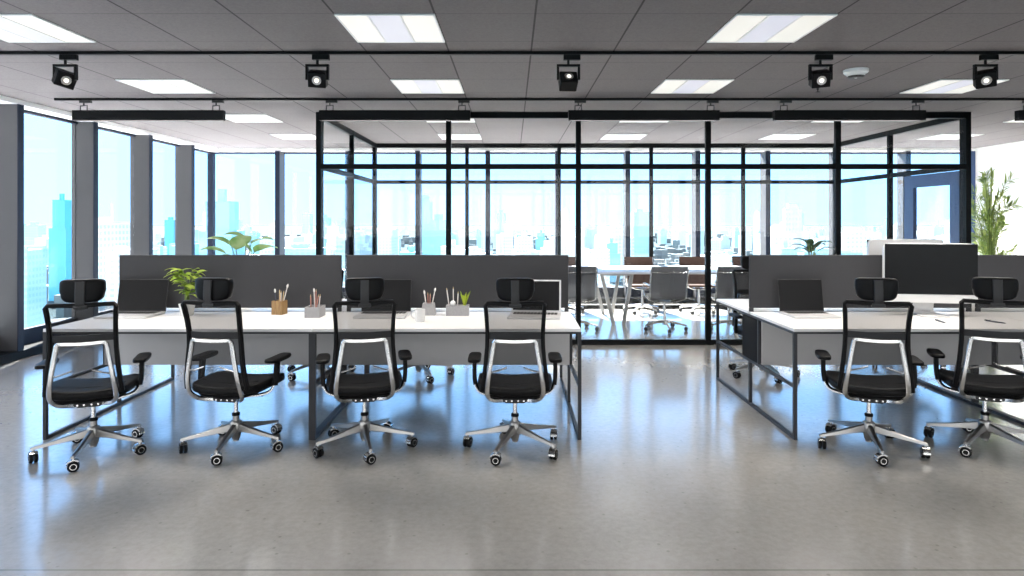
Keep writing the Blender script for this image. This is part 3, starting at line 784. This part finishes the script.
for t, p, y, rz, lab in [(LA, 141, 5.06, 0, 'open dark screened laptop next to the leafy potted plant'),
                         (copy_tree(LA), 386, 5.06, 0, 'open laptop beside the white mug, half behind a chair headrest'),
                         (LB, 536, 5.02, -6, 'open laptop with a bright silver rim round its black screen'),
                         (copy_tree(LA), 802, 5.06, 0, 'open dark laptop alone on the desk across the aisle')]:
    t.location = (px(p, y), y, DZ); t.rotation_euler = (0, 0, R(rz)); t['label'] = lab
    if p == 802: t.scale = (0.9, 0.95, 1.0)

def desktop_computer():
    t = thing('desktop_computer', '', 'computer', group='all in one desktop computers')
    m = MB()
    m.superell((0, 0.016, 0.322), (0.660, 0.052, 0.456), 0.16, 0.16, 48, 14, lambda p: Vector((p.x, p.y if p.y < 0 else p.y * (1.25 - 0.85 * max(abs(p.x) / 0.33, abs(p.z) / 0.228)), p.z)))
    sh = m.build('back_shell', M['alu'], t, 50)
    m = MB(); m.box((0, -0.012, 0.130), (0.648, 0.010, 0.062), None, 0.003); m.build('chin', M['imac_white'], t, 0)
    m = MB(); m.box((0, -0.013, 0.354), (0.648, 0.010, 0.382), None, 0.003); m.build('screen', M['screen'], t, 0)
    m = MB(); m.sweep(smooth_path([(0, -0.02, 0.006), (0, 0.09, 0.012), (0, 0.115, 0.06), (0, 0.055, 0.24)], 5), rect(0.15, 0.010, 0.003), (0, -1, 0.3))
    m.box((0, -0.01, 0.004), (0.19, 0.19, 0.007), None, 0.003); m.build('stand', M['alu'], t, 50)
    return t
DC = desktop_computer()
DC.location = (px(930, 4.95), 4.95, DZ + 0.0005); DC.rotation_euler = (0, 0, R(-9)); DC['label'] = 'large black screened desktop computer with a white chin, facing the viewer'
t2 = copy_tree(DC); t2.location = (px(905, 5.66), 5.66, DZ + 0.012); t2.rotation_euler = (0, 0, R(180)); t2['label'] = 'desktop computer seen from its pale back over the divider top'

# ------------------------------------------------------------------ desk things
def pencil_set(specs, label_fn, group, top):
    for i, (x, y, z, tx, ty, ln, mt_, kind) in enumerate(specs):
        d = Vector((tx, ty, 1)).normalized()
        t = thing(kind, label_fn(i), kind, (x, y, z), 0, group)
        m = MB(); m.cyl((0, 0, 0), d * (ln - 0.018), 0.0042, seg=6); m.build('shaft', M[mt_], t)
        m = MB()
        if kind == 'paintbrush':
            m.tube([d * (ln - 0.018), d * (ln - 0.008), d * (ln + 0.004), d * (ln + 0.014)], [0.0045, 0.0075, 0.007, 0.001], 8); m.build('bristles', M['whitepen'], t)
        else:
            m.cyl(d * (ln - 0.018), d * ln, 0.0042, 0.0006, seg=6); m.build('tip', M['pencilw'], t)
# wooden box
bx0 = px(279.5, 5.03)
t = thing('pencil_holder', 'small square oak pencil holder standing by the divider', 'pencil holder', (bx0, 5.03, DZ), R(-12))
m = MB(); w = 0.043
m.span((-w, -w, 0), (w, w, 0.008)); m.span((-w, -w, 0.008), (w, -w + 0.009, 0.105), 0.001); m.span((-w, w - 0.009, 0.008), (w, w, 0.105), 0.001)
m.span((-w, -w + 0.009, 0.008), (-w + 0.009, w - 0.009, 0.105)); m.span((w - 0.009, -w + 0.009, 0.008), (w, w - 0.009, 0.105)); m.build('box', M['wood'], t, 0)
sp = [(-0.022, 0.0, -0.10, 0.06, 0.175, 'darkpen', 'paintbrush'), (-0.005, 0.01, -0.02, 0.1, 0.18, 'pencilw', 'pencil'), (0.008, -0.02, 0.05, -0.05, 0.165, 'pencilw', 'pencil'),
      (0.0, 0.02, 0.02, 0.05, 0.17, 'whitepen', 'pencil'), (0.014, 0.0, 0.12, 0.0, 0.175, 'pencilw', 'pencil'), (0.004, 0.015, 0.24, 0.05, 0.215, 'whitepen', 'paintbrush')]
names = ['brush with a dark shaft standing alone at one side of the oak holder', 'tall wooden pencil at the middle of the oak holder', 'shorter wooden pencil at the front of the oak holder', 'pale pencil upright among the wooden ones in the oak holder', 'wooden pencil leaning towards the concrete planter in the oak holder', 'long pale brush leaning far out of the oak holder']
pencil_set([(bx0 + a, 5.03 + c, DZ + 0.009, tx, ty, ln, mt_, k) for a, c, tx, ty, ln, mt_, k in sp], lambda i: names[i], 'pencils in the oak holder', 0)
# concrete planters
def trough(name, label, loc, w, d, h, taper=1.0, mt_='concrete', rz=0):
    t = thing(name, label, 'pencil holder', loc, rz)
    m = MB()
    def ring(k, z): return [Vector((sx * w / 2 * k, sy * d / 2 * k, z)) for sx, sy in ((-1, -1), (1, -1), (1, 1), (-1, 1))]
    def ringi(k, z): return [Vector((sx * (w / 2 * k - 0.010), sy * (d / 2 * k - 0.010), z)) for sx, sy in ((-1, -1), (1, -1), (1, 1), (-1, 1))]
    m.ring_loft([ringi(1, 0.015), ringi(taper, h), ring(taper, h), ring(1, 0)][::-1]); m.build('pot', M[mt_], t, 0)
    return t
cx, cy = -1.487, 4.91
trough('pencil_holder', 'long pale concrete trough with pink pencils next to the oak holder', (cx, cy, DZ), 0.11, 0.16, 0.078)
nm = ['pink pencil at the side of the concrete trough nearest the oak holder', 'tall pale brush rising from the middle of the concrete trough', 'tallest pink pencil in the concrete trough', 'pink pencil leaning out over the side of the concrete trough', 'short pale pencil at the back of the concrete trough']
pencil_set([(cx - 0.03, cy, DZ + 0.017, -0.03, 0, 0.15, 'brush', 'pencil'), (cx - 0.008, cy + 0.02, DZ + 0.017, -0.05, 0.05, 0.18, 'whitepen', 'paintbrush'), (cx + 0.002, cy, DZ + 0.017, 0.03, 0, 0.19, 'brush', 'pencil'),
            (cx + 0.008, cy - 0.02, DZ + 0.017, 0.16, 0, 0.155, 'brush', 'pencil'), (cx + 0.015, cy + 0.03, DZ + 0.017, 0.1, 0, 0.15, 'whitepen', 'pencil')], lambda i: nm[i], 'pencils in the concrete trough', 0)
cx, cy = px(428.7, 5.0), 5.0
trough('pencil_holder', 'tapered pale pencil pot standing behind the white mug', (cx, cy, DZ), 0.105, 0.10, 0.09, 0.80)
nm = ['pale brush leaning towards the laptop in the tapered pot', 'pink pencil standing at the middle of the tapered pot', 'second pink pencil close beside the middle one in the tapered pot', 'pale brush leaning towards the white planter from the tapered pot']
pencil_set([(cx - 0.012, cy, DZ + 0.017, -0.14, 0, 0.16, 'whitepen', 'paintbrush'), (cx - 0.004, cy + 0.01, DZ + 0.017, -0.03, 0, 0.155, 'brush', 'pencil'), (cx + 0.008, cy - 0.01, DZ + 0.017, 0.04, 0, 0.15, 'brush', 'pencil'), (cx + 0.014, cy, DZ + 0.017, 0.2, 0, 0.18, 'whitepen', 'paintbrush')], lambda i: nm[i], 'pencils in the tapered pot', 0)
t = thing('mug', 'plain white mug beside the laptop', 'mug', (px(420, 4.66), 4.66, DZ))
m = MB(); m.lathe([(0.028, 0.0), (0.032, 0.003), (0.036, 0.03), (0.038, 0.088), (0.035, 0.088), (0.033, 0.03), (0.026, 0.008)], seg=28); m.build('body', M['ceramic'], t, 40)
m = MB(); m.tube([(-0.034, 0, 0.070), (-0.052, 0, 0.068), (-0.060, 0, 0.048), (-0.052, 0, 0.028), (-0.034, 0, 0.024)], 0.005, 8, ref=(0, 1, 0)); m.build('handle', M['ceramic'], t)
cx, cy = px(457.7, 4.97), 4.97
t = trough('planter', 'low wide white planter box holding a lime succulent', (cx, cy, DZ), 0.172, 0.085, 0.078, 1.0, 'concrete'); t['category'] = 'planter'
m = MB(); m.box((0.045, 0, 0.064), (0.075, 0.06, 0.01), None, 0.002); m.build('soil', M['soil'], t, 0)
random.seed(11); m = MB()
for k in range(14):
    a = random.uniform(0, 6.28); l = random.uniform(0.3, 0.9)
    m.leaf((0.052 + 0.008 * math.cos(a), 0.006 * math.sin(a), 0.069), (math.cos(a) * 0.35 * l, math.sin(a) * 0.25 * l, 1), random.uniform(0.08, 0.125), 0.022, 0.1, 5, 0.5)
m.build('succulent', M['cactus'], t)
m = MB(); m.superell((-0.034, -0.004, 0.0955), (0.042, 0.042, 0.042), 1, 1, 20, 12); tag(m.build('decorative_ball', M['ceramic'], None, 60, (cx, cy - 0.02, DZ)), 'small white ball resting on the white planter edge', 'ornament')
nm = ['thin white pencil leaning outward at the end of the white planter', 'thin white pencil standing straight in the white planter', 'short white pencil next to the white ball in the planter']
pencil_set([(cx - 0.058, cy, DZ + 0.017, -0.14, 0, 0.195, 'whitepen', 'pencil'), (cx - 0.034, cy + 0.02, DZ + 0.017, -0.01, 0, 0.20, 'whitepen', 'pencil'), (cx - 0.006, cy + 0.02, DZ + 0.017, 0.05, 0, 0.165, 'whitepen', 'pencil')], lambda i: nm[i], 'pencils in the white planter', 0)
# pens on the desk across the aisle
for (p0, p1, yy0, yy1, lab) in ((936, 943, 4.70, 4.60, 'dark pen lying on the desk under the big monitor'), (986, 998, 4.68, 4.60, 'dark pen lying on the desk behind the chair at the picture edge')):
    a = Vector((px(p0, yy0), yy0, DZ + 0.0055)); c = Vector((px(p1, yy1), yy1, DZ + 0.0055)); d = (c - a).normalized(); c = a + d * 0.14
    t = thing('pen', lab, 'pen', a, 0, 'pens on the desk')
    m = MB(); m.tube([Vector(), d * 0.10, d * 0.125, d * 0.14], [0.005, 0.005, 0.004, 0.001], 10); m.build('barrel', M['darkpen'], t)
    m = MB(); m.tube([d * -0.012, d * -0.0005], [0.0035, 0.0048], 10); m.tube([d * -0.008 + Vector((0, 0, 0.005)), d * 0.035 + Vector((0, 0, 0.0065))], 0.0015, 6); m.build('cap', M['chrome'], t)

# ------------------------------------------------------------------ plants
def pot_plant(name, label, loc, pot_prof, pot_mat, fn, leaf_m):
    t = thing(name, label, 'plant', loc)
    m = MB(); m.lathe(pot_prof, seg=32); m.build('pot', M[pot_mat], t, 40)
    z = max(q[1] for q in pot_prof); r = min(q[0] for q in pot_prof if q[1] > z * 0.6)
    m = MB(); m.lathe([(r * 0.98, z * 0.80), (r * 0.98, z * 0.86), (0.01, z * 0.88)], seg=24); m.build('soil', M['soil'], t)
    s, f = MB(), MB(); fn(s, f, z * 0.85)
    s.build('stem', M['stem'], t); f.build('foliage', M[leaf_m], t)
    return t
def prof(r0, r1, h): return [(r0 * 0.92, 0.0), (r0, 0.004), (r1, h), (r1 - 0.008, h), (r0 - 0.008, 0.02)]
def lance(s, f, z):
    random.seed(5)
    for k in range(13):
        a = 2.4 * k + random.uniform(-0.3, 0.3); ln = random.uniform(0.13, 0.28); sp_ = random.uniform(0.15, 0.55)
        pts = smooth_path([(0.015 * math.cos(a), 0.015 * math.sin(a), z), (0.05 * math.cos(a) * sp_, 0.05 * math.sin(a) * sp_, z + ln * 0.6), (0.16 * math.cos(a) * sp_, 0.13 * math.sin(a) * sp_, z + ln)], 4)
        s.tube(pts, 0.0025, 6)
        tip = Vector(pts[-1])
        for j in range(6):
            b = a + random.uniform(-1.5, 1.5); q = Vector(pts[max(2, len(pts) - 1 - (j // 2) * 2)])
            f.leaf(q, (math.cos(b), math.sin(b) * 0.8, random.uniform(-0.1, 0.55)), random.uniform(0.075, 0.115), random.uniform(0.030, 0.042), random.uniform(0.5, 1.2), 6, 0.3, random.uniform(-0.4, 0.4))
pot_plant('potted_plant', 'small yellow-green leafy potted plant on the desk beside a laptop', (px(187, 4.97), 4.97, DZ), prof(0.045, 0.06, 0.09), 'ceramic', lance, 'leaf')
def broad(s, f, z):
    random.seed(8)
    for (dx, dy, h, lx, l, w) in ((-0.10, 0.0, 0.50, -0.7, 0.19, 0.12), (0.02, 0.02, 0.56, -0.9, 0.17, 0.10), (-0.04, -0.05, 0.47, 0.4, 0.20, 0.13), (0.07, 0.0, 0.52, 1.0, 0.20, 0.10), (0.11, -0.03, 0.45, 1.0, 0.21, 0.11),
                                   (0.05, 0.06, 0.44, -0.3, 0.18, 0.11), (-0.15, 0.02, 0.43, -1.0, 0.20, 0.10), (-0.06, 0.06, 0.36, -1, 0.2, 0.1), (0.08, 0.07, 0.34, 0.8, 0.2, 0.1)):
        s.tube(smooth_path([(dx * 0.1, dy * 0.1, z), (dx * 0.5, dy * 0.6, z + (h - z) * 0.55), (dx, dy, h)], 5), 0.004, 6)
        f.leaf((dx, dy, h), (lx, -0.25, 0.55), l * 1.15, w * 1.35, 0.9, 8, 0.25, random.uniform(-0.3, 0.3))
pot_plant('potted_plant', 'broad leaved plant standing beyond the divider near the windows', (px(243, 5.65), 5.65, DZ), prof(0.07, 0.085, 0.15), 'ceramic', broad, 'leaf_big')
def droopy(s, f, z):
    random.seed(2)
    for k in range(9):
        a = 0.7 * k; h = 0.50 - 0.03 * (k % 3)
        p1 = (0.03 * math.cos(a), 0.03 * math.sin(a), h)
        s.tube(smooth_path([(0.006 * math.cos(a), 0.006 * math.sin(a), z), (0.015 * math.cos(a), 0.015 * math.sin(a), h * 0.6), p1], 4), 0.003, 6)
        f.leaf(p1, (math.cos(a), math.sin(a) * 0.6, 0.9), 0.17, 0.062, 1.7, 8, 0.3)
pot_plant('potted_plant', 'small dark drooping plant just showing over the divider across the aisle', (px(812, 5.65), 5.65, DZ), prof(0.05, 0.065, 0.11), 'ceramic', droopy, 'leaf_dark')
def palm(s, f, z):
    random.seed(21)
    for k in range(44):
        a = 2.399 * k + random.uniform(-0.2, 0.2); r = random.uniform(0.04, 0.30); h = random.uniform(1.0, 2.2) - 0.5 * r
        pts = smooth_path([(0.03 * math.cos(a), 0.03 * math.sin(a), z), (r * 0.25 * math.cos(a), r * 0.25 * math.sin(a), z + (h - z) * 0.55), (r * 0.7 * math.cos(a), r * 0.7 * math.sin(a), h * 0.93), (r * math.cos(a) * 1.15, r * math.sin(a) * 1.15, h)], 7)
        s.tube(pts, [0.006 - 0.004 * i / (len(pts) - 1) for i in range(len(pts))], 5)
        n = len(pts)
        for i in range(int(n * 0.42), n):
            d = (Vector(pts[min(i + 1, n - 1)]) - Vector(pts[i - 1])).normalized()
            sd = d.cross(Vector((math.sin(a), -math.cos(a), 0.2))).normalized()
            for sg in (-1, 1):
                for jj in range(2):
                    q = Vector(pts[i]).lerp(Vector(pts[i - 1]), 0.5 * jj)
                    f.leaf(q, d * 0.9 + sd * sg * random.uniform(0.5, 1.0), random.uniform(0.09, 0.16), 0.014, random.uniform(0.3, 0.9), 4, 0.2, random.uniform(-0.8, 0.8))
pot_plant('potted_palm', 'tall feathery light green palm beside the white wall', (7.0, 9.5, 0), prof(0.15, 0.20, 0.40), 'ceramic', palm, 'frond')

# ------------------------------------------------------------------ meeting room furniture
t = thing('meeting_table', 'long white meeting table on V shaped legs inside the glass room', 'table', (2.5, 9.68, 0))
m = MB(); m.span((-1.95, -0.64, 0.715), (1.95, 0.64, 0.742), 0.004); m.build('tabletop', M['desk_white'], t, 0)
for sx in (-1, 1):
    for y in (-0.52, 0.52):
        for xt, xb in ((1.24, 1.07), (0.81, 0.93)):
            m = MB(); m.sweep([(sx * xt, y, 0.7145), (sx * xb, y, 0.0)], rect(0.05, 0.03, 0.004), (0, 1, 0)); m.build('leg', M['silver'], t, 0)
m = MB(); m.span((-1.2, -0.03, 0.675), (1.2, 0.03, 0.7145)); m.span((-1.24, -0.52, 0.685), (-0.81, 0.52, 0.7145)); m.span((0.81, -0.52, 0.685), (1.24, 0.52, 0.7145)); m.build('under_frame', M['silver'], t, 0)

def conf_chair(slm):
    t = thing('conference_chair', '', 'chair', group='meeting chairs round the white table')
    side = smooth_path([(0.25, 0.425), (0.22, 0.455), (0.10, 0.450), (-0.08, 0.430), (-0.175, 0.445), (-0.215, 0.52), (-0.245, 0.66), (-0.285, 0.80), (-0.30, 0.868)], 5)
    side = [(p[0], p[1]) for p in [Vector((a, c, 0)) for a, c in [(q[0], q[1]) for q in [Vector((*s, 0)) if len(s) == 2 else s for s in [tuple(v)[:2] for v in side]]]]]
    n = len(side) - 1
    m = MB()
    m.sheet(lambda u, v: Vector(((2 * u - 1) * 0.225, side[min(int(v * n + 1e-6), n)][0], side[min(int(v * n + 1e-6), n)][1])), 4, n, 0.014); m.build('sling', slm, t, 50)
    for s in (-1, 1):
        m = MB(); m.sweep([(s * 0.236, a, c - 0.003) for a, c in side], rect(0.020, 0.026, 0.004), (0, 0.6, 1)); m.build('side_rail', M['chrome'], t, 40)
        m = MB(); m.tube(smooth_path([(s * 0.246, -0.228, 0.61), (s * 0.262, -0.10, 0.625), (s * 0.264, 0.06, 0.615), (s * 0.262, 0.10, 0.56), (s * 0.248, 0.03, 0.445)], 5), 0.010, 8, ref=(1, 0, 0)); m.build('armrest', M['chrome'], t)
    m = MB(); m.tube([(-0.236, -0.292, 0.795), (-0.12, -0.315, 0.790), (0.12, -0.315, 0.790), (0.236, -0.292, 0.795)], 0.009, 8, ref=(0, 0, 1)); m.tube([(-0.236, -0.11, 0.422), (-0.12, -0.10, 0.385), (0.12, -0.10, 0.385), (0.236, -0.11, 0.422)], 0.012, 8, ref=(0, 0, 1))
    m.tube([(-0.236, 0.10, 0.435), (-0.12, 0.09, 0.385), (0.12, 0.09, 0.385), (0.236, 0.10, 0.435)], 0.012, 8, ref=(0, 0, 1)); m.box((0, -0.005, 0.378), (0.16, 0.24, 0.022), None, 0.004); m.build('spreader', M['chrome'], t)
    m = MB(); m.lathe([(0.026, 0.07), (0.028, 0.10), (0.020, 0.14), (0.016, 0.366)], seg=18); m.build('column', M['chrome'], t)
    m = MB()
    for k in range(5):
        a = R(72 * k - 90); d = Vector((math.cos(a), math.sin(a), 0))
        m.tube([d * 0.0 + Vector((0, 0, 0.115)), d * 0.12 + Vector((0, 0, 0.105)), d * 0.29 + Vector((0, 0, 0.070))], [0.020, 0.016, 0.011], 8)
    bs = m.build('star_base', M['chrome'], t)
    c0 = None
    for k in range(5):
        a = R(72 * k - 90)
        if c0 is None:
            c = MB(); mt = Matrix.Rotation(R(90), 3, 'Y')
            for x in (-0.012, 0.012): c.lathe([(0.01, -0.008), (0.025, -0.008), (0.027, 0), (0.025, 0.008), (0.01, 0.008)], (x, 0, 0.027), 14, 0, mt)
            c.cyl((0, 0, 0.027), (0, 0, 0.068), 0.007, seg=8, mi=1)
            c0 = co = c.build('caster', [M['dkgrey'], M['chrome']], bs)
        else:
            co = c0.copy(); COL.objects.link(co)
        co.location = (0.28 * math.cos(a), 0.28 * math.sin(a), 0); co.rotation_euler = (0, 0, 1.1 * k)
    return t
CG, CB = conf_chair(M['sling_grey']), conf_chair(M['sling_brown'])
spots2 = [(CG, 0.86, 8.70, 0, 'grey meeting chair at the end of the table nearest the long window wall'),
          (None, 2.04, 8.70, 0, 'grey meeting chair in plain view at the middle of the near side'),
          (None, 2.90, 8.70, 0, 'grey meeting chair partly behind the black office chair'),
          (CB, 0.87, 10.34, 180, 'brown meeting chair at the table end, mostly hidden by a desk divider'),
          (None, 2.07, 10.34, 180, 'brown meeting chair whose back shows directly across from the middle grey chair'),
          (None, 2.97, 10.34, 180, 'brown meeting chair beside a black mullion on the far side of the table'),
          (None, 3.88, 10.46, 180, 'brown meeting chair peeking out beside the black headrest')]
last = None
for src, x, y, rz, lab in spots2:
    if src is not None: last = src; t = src
    else: t = copy_tree(last)
    t.location = (x, y, 0); t.rotation_euler = (0, 0, R(rz)); t['label'] = lab

# ------------------------------------------------------------------ city outside
GZ = -75.0
b = MB(); b.span((-6000, -3000, GZ - 2), (6000, 9000, GZ)); struct(b.build('ground', M['city_ground'], smooth=0), 'hazy ground of the city far below')
b = MB(); b.lathe([(160, GZ + 0.01), (160, GZ + 0.5)], seg=64); struct(b.build('ground_bounce_disc', M['bounce_disc'], smooth=0), 'unseen pale disc added under the tower to bounce sunlight to the ceiling')  # added out of view; throws sunlight up to the ceiling by the windows
random.seed(77)
def building(w, d, h, kind):
    m = MB()
    if kind == 0:
        m.span((-w / 2, -d / 2, 0), (w / 2, d / 2, h)); m.span((-w * 0.25, -d * 0.2, h), (w * 0.15, d * 0.25, h + 4)); m.span((-w / 2 - 3, -d / 2 - 3, 0), (w / 2 + 3, d / 2 + 3, h * 0.12))
    elif kind == 1:
        m.span((-w / 2, -d / 2, 0), (w / 2, d / 2, h * 0.72)); m.span((-w * 0.36, -d * 0.36, h * 0.72), (w * 0.36, d * 0.36, h)); m.span((-w * 0.1, -d * 0.1, h), (w * 0.1, d * 0.1, h + 6))
    elif kind == 2:
        m.span((-w / 2, -d / 2, 0), (0, d / 2, h)); m.span((0, -d / 2, 0), (w / 2, d / 2, h * 0.8)); m.span((-w * 0.4, -d * 0.3, h), (-w * 0.1, d * 0.3, h + 3.5)); m.span((w * 0.1, -d * 0.3, h * 0.8), (w * 0.4, d * 0.2, h * 0.8 + 3))
    else:
        m.span((-w / 2, -d / 2, 0), (w / 2, d / 2, h)); m.span((-w * 0.5, -d * 0.5, h), (w * 0.5, -d * 0.44, h + 2)); m.span((-w * 0.5, d * 0.44, h), (w * 0.5, d * 0.5, h + 2)); m.span((-w * 0.3, -d * 0.3, h), (0, 0, h + 5)); m.cyl((w * 0.2, 0, h), (w * 0.2, 0, h + 14), 0.5, seg=6)
    return m
protos = []
GRP = 'pale buildings of the distant city'
LABC = 'pale hazy building among many in the city beyond the windows'
for k in range(8):
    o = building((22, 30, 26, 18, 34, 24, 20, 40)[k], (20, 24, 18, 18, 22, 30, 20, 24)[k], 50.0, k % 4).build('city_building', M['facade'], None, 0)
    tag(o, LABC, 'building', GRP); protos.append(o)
TW = [(62, 620), (171, 900), (567, 900), (484, 1100), (425, 1000), (640, 1000)]
placed = [((p - 512) / 650 * y, y) for p, y in TW]
cnt = 0; used = set()
while cnt < 290:
    az = R(random.uniform(-58, 47)); u = random.random(); r = 260 + 1900 * u ** 1.4
    h = random.uniform(18, 46) + (26 * random.random() ** 2 + 12) * min(1, r / 900)
    if r < 420: h = random.uniform(12, 34)
    if random.random() < 0.04 and r > 600: h = random.uniform(80, 100)
    if any(math.hypot(r * math.sin(az) - a, r * math.cos(az) - c) < 46 for a, c in placed): continue
    placed.append((r * math.sin(az), r * math.cos(az)))
    k = random.randrange(8)
    if k not in used: o = protos[k]; used.add(k)
    else: o = protos[k].copy(); COL.objects.link(o)
    o.location = (r * math.sin(az), r * math.cos(az), GZ); s = random.uniform(0.7, 1.25)
    o.scale = (s, s, h / 50.0); o.rotation_euler = (0, 0, R(random.choice([0, 90]) + random.uniform(-12, 12)))
    cnt += 1
# distinctive towers
def tower(pxx, y, top_px, wpx, label, mk, kind):
    h = (H + (220 - top_px) * y / 650) - GZ; w = wpx * y / 650
    o = building(w, w * 0.8, h, kind).build('tower_block', M[mk], None, 0, ((pxx - 512) / 650 * y, y, GZ))
    tag(o, label, 'building')
tower(62, 620, 200, 17, 'bright blue glass tower standing out beyond the long window wall', 'facade_blue', 1)
tower(171, 900, 220, 9, 'small blue tower seen through the third window of the long wall', 'facade_blue', 0)
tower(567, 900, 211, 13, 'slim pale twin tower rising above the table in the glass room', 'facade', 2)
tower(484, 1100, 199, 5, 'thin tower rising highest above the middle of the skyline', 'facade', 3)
tower(425, 1000, 218, 10, 'blue tower beside the second mullion of the glass front', 'facade_blue', 0)
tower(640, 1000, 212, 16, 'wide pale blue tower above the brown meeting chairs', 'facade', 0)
# low city mass
taken = {}
for o in COL.objects:
    if o.name.startswith(('city_building', 'tower_block')): taken.setdefault((int(o.location.x // 60), int(o.location.y // 60)), []).append((o.location.x, o.location.y, 0.62 * math.hypot(o.dimensions.x, o.dimensions.y)))
m = MB(); random.seed(9)
for i in range(2900):
    az = R(random.uniform(-60, 50)); r = 170 + 2600 * random.random() ** 1.15
    h = random.uniform(5, 17) + 10 * (random.random() ** 4) ; w = random.uniform(8, 22); d_ = random.uniform(8, 20)
    X, Y = r * math.sin(az), r * math.cos(az); gx, gy = int(X // 60), int(Y // 60)
    if any(math.hypot(X - a, Y - c) < q + 15 for i_ in (-1, 0, 1) for j_ in (-1, 0, 1) for a, c, q in taken.get((gx + i_, gy + j_), ())): continue
    m.box((r * math.sin(az), r * math.cos(az), GZ + h / 2), (w, d_, h), Matrix.Rotation(R(random.choice([0, 0, 35, -20])), 3, 'Z'))
tag(m.build('low_city_roofs', M['roofs'], None, 0), 'carpet of countless low rooftops far below the windows', 'city', None, 'stuff')

# ------------------------------------------------------------------ light
W = bpy.data.worlds.new('sky'); SC.world = W; W.use_nodes = True
N = W.node_tree.nodes; L = W.node_tree.links; bg = N['Background']
tc = N.new('ShaderNodeTexCoord'); sx = N.new('ShaderNodeSeparateXYZ'); L.new(tc.outputs['Generated'], sx.inputs[0])
def ramp(stops):
    r = N.new('ShaderNodeValToRGB')
    while len(r.color_ramp.elements) < len(stops): r.color_ramp.elements.new(0.5)
    for e, (p, c) in zip(r.color_ramp.elements, stops): e.position = p; e.color = (*c, 1)
    L.new(sx.outputs['Z'], r.inputs[0]); return r
blue = ramp([(0.0, (0.29, 0.60, 1.0)), (0.12, (0.275, 0.58, 1.0)), (0.35, (0.26, 0.54, 1.0)), (0.7, (0.18, 0.44, 1.0))])
rear_fill = ramp([(0.0, (1.0, 0.96, 0.92)), (0.3, (1.0, 0.97, 0.95)), (1.0, (0.7, 0.82, 1.0))])  # warm white rear half of the sky, added as fill for the room
f = N.new('ShaderNodeMapRange'); f.inputs[1].default_value = 0.15; f.inputs[2].default_value = -0.45; L.new(sx.outputs['Y'], f.inputs[0])
def scaled(r, k):
    v = N.new('ShaderNodeVectorMath'); v.operation = 'SCALE'; v.inputs['Scale'].default_value = k; L.new(r.outputs[0], v.inputs[0]); return v
mx = N.new('ShaderNodeMix'); mx.data_type = 'VECTOR'
L.new(f.outputs[0], mx.inputs[0]); L.new(scaled(blue, 3.3).outputs[0], mx.inputs[4]); L.new(scaled(rear_fill, 3.7).outputs[0], mx.inputs[5])
L.new(mx.outputs[1], bg.inputs['Color'])
bg.inputs['Strength'].default_value = 1.0
sun = bpy.data.lights.new('sun', 'SUN'); sun.energy = 88; sun.angle = R(1.0); sun.color = (1.0, 0.95, 0.88)
so = bpy.data.objects.new('sun', sun); COL.objects.link(so)
so.rotation_euler = Vector((0.6, -2.4, -2.15)).to_track_quat('-Z', 'Y').to_euler()

# ------------------------------------------------------------------ camera
cd = bpy.data.cameras.new('camera'); co = bpy.data.objects.new('camera', cd); COL.objects.link(co)
co.location = (0, 0, H); co.rotation_euler = (R(90), 0, 0)
cd.sensor_fit = 'HORIZONTAL'; cd.sensor_width = 36; cd.lens = 650 / 1024 * 36; cd.shift_y = -(288 - 220) / 1024
cd.clip_start = 0.05; cd.clip_end = 20000
SC.camera = co
vs = SC.view_settings; vs.view_transform = 'Standard'; vs.look = 'None'; vs.exposure = 0.0; vs.gamma = 1.0; vs.use_curve_mapping = False
SC.cycles.transparent_max_bounces = 24; SC.cycles.max_bounces = 10; SC.cycles.diffuse_bounces = 6
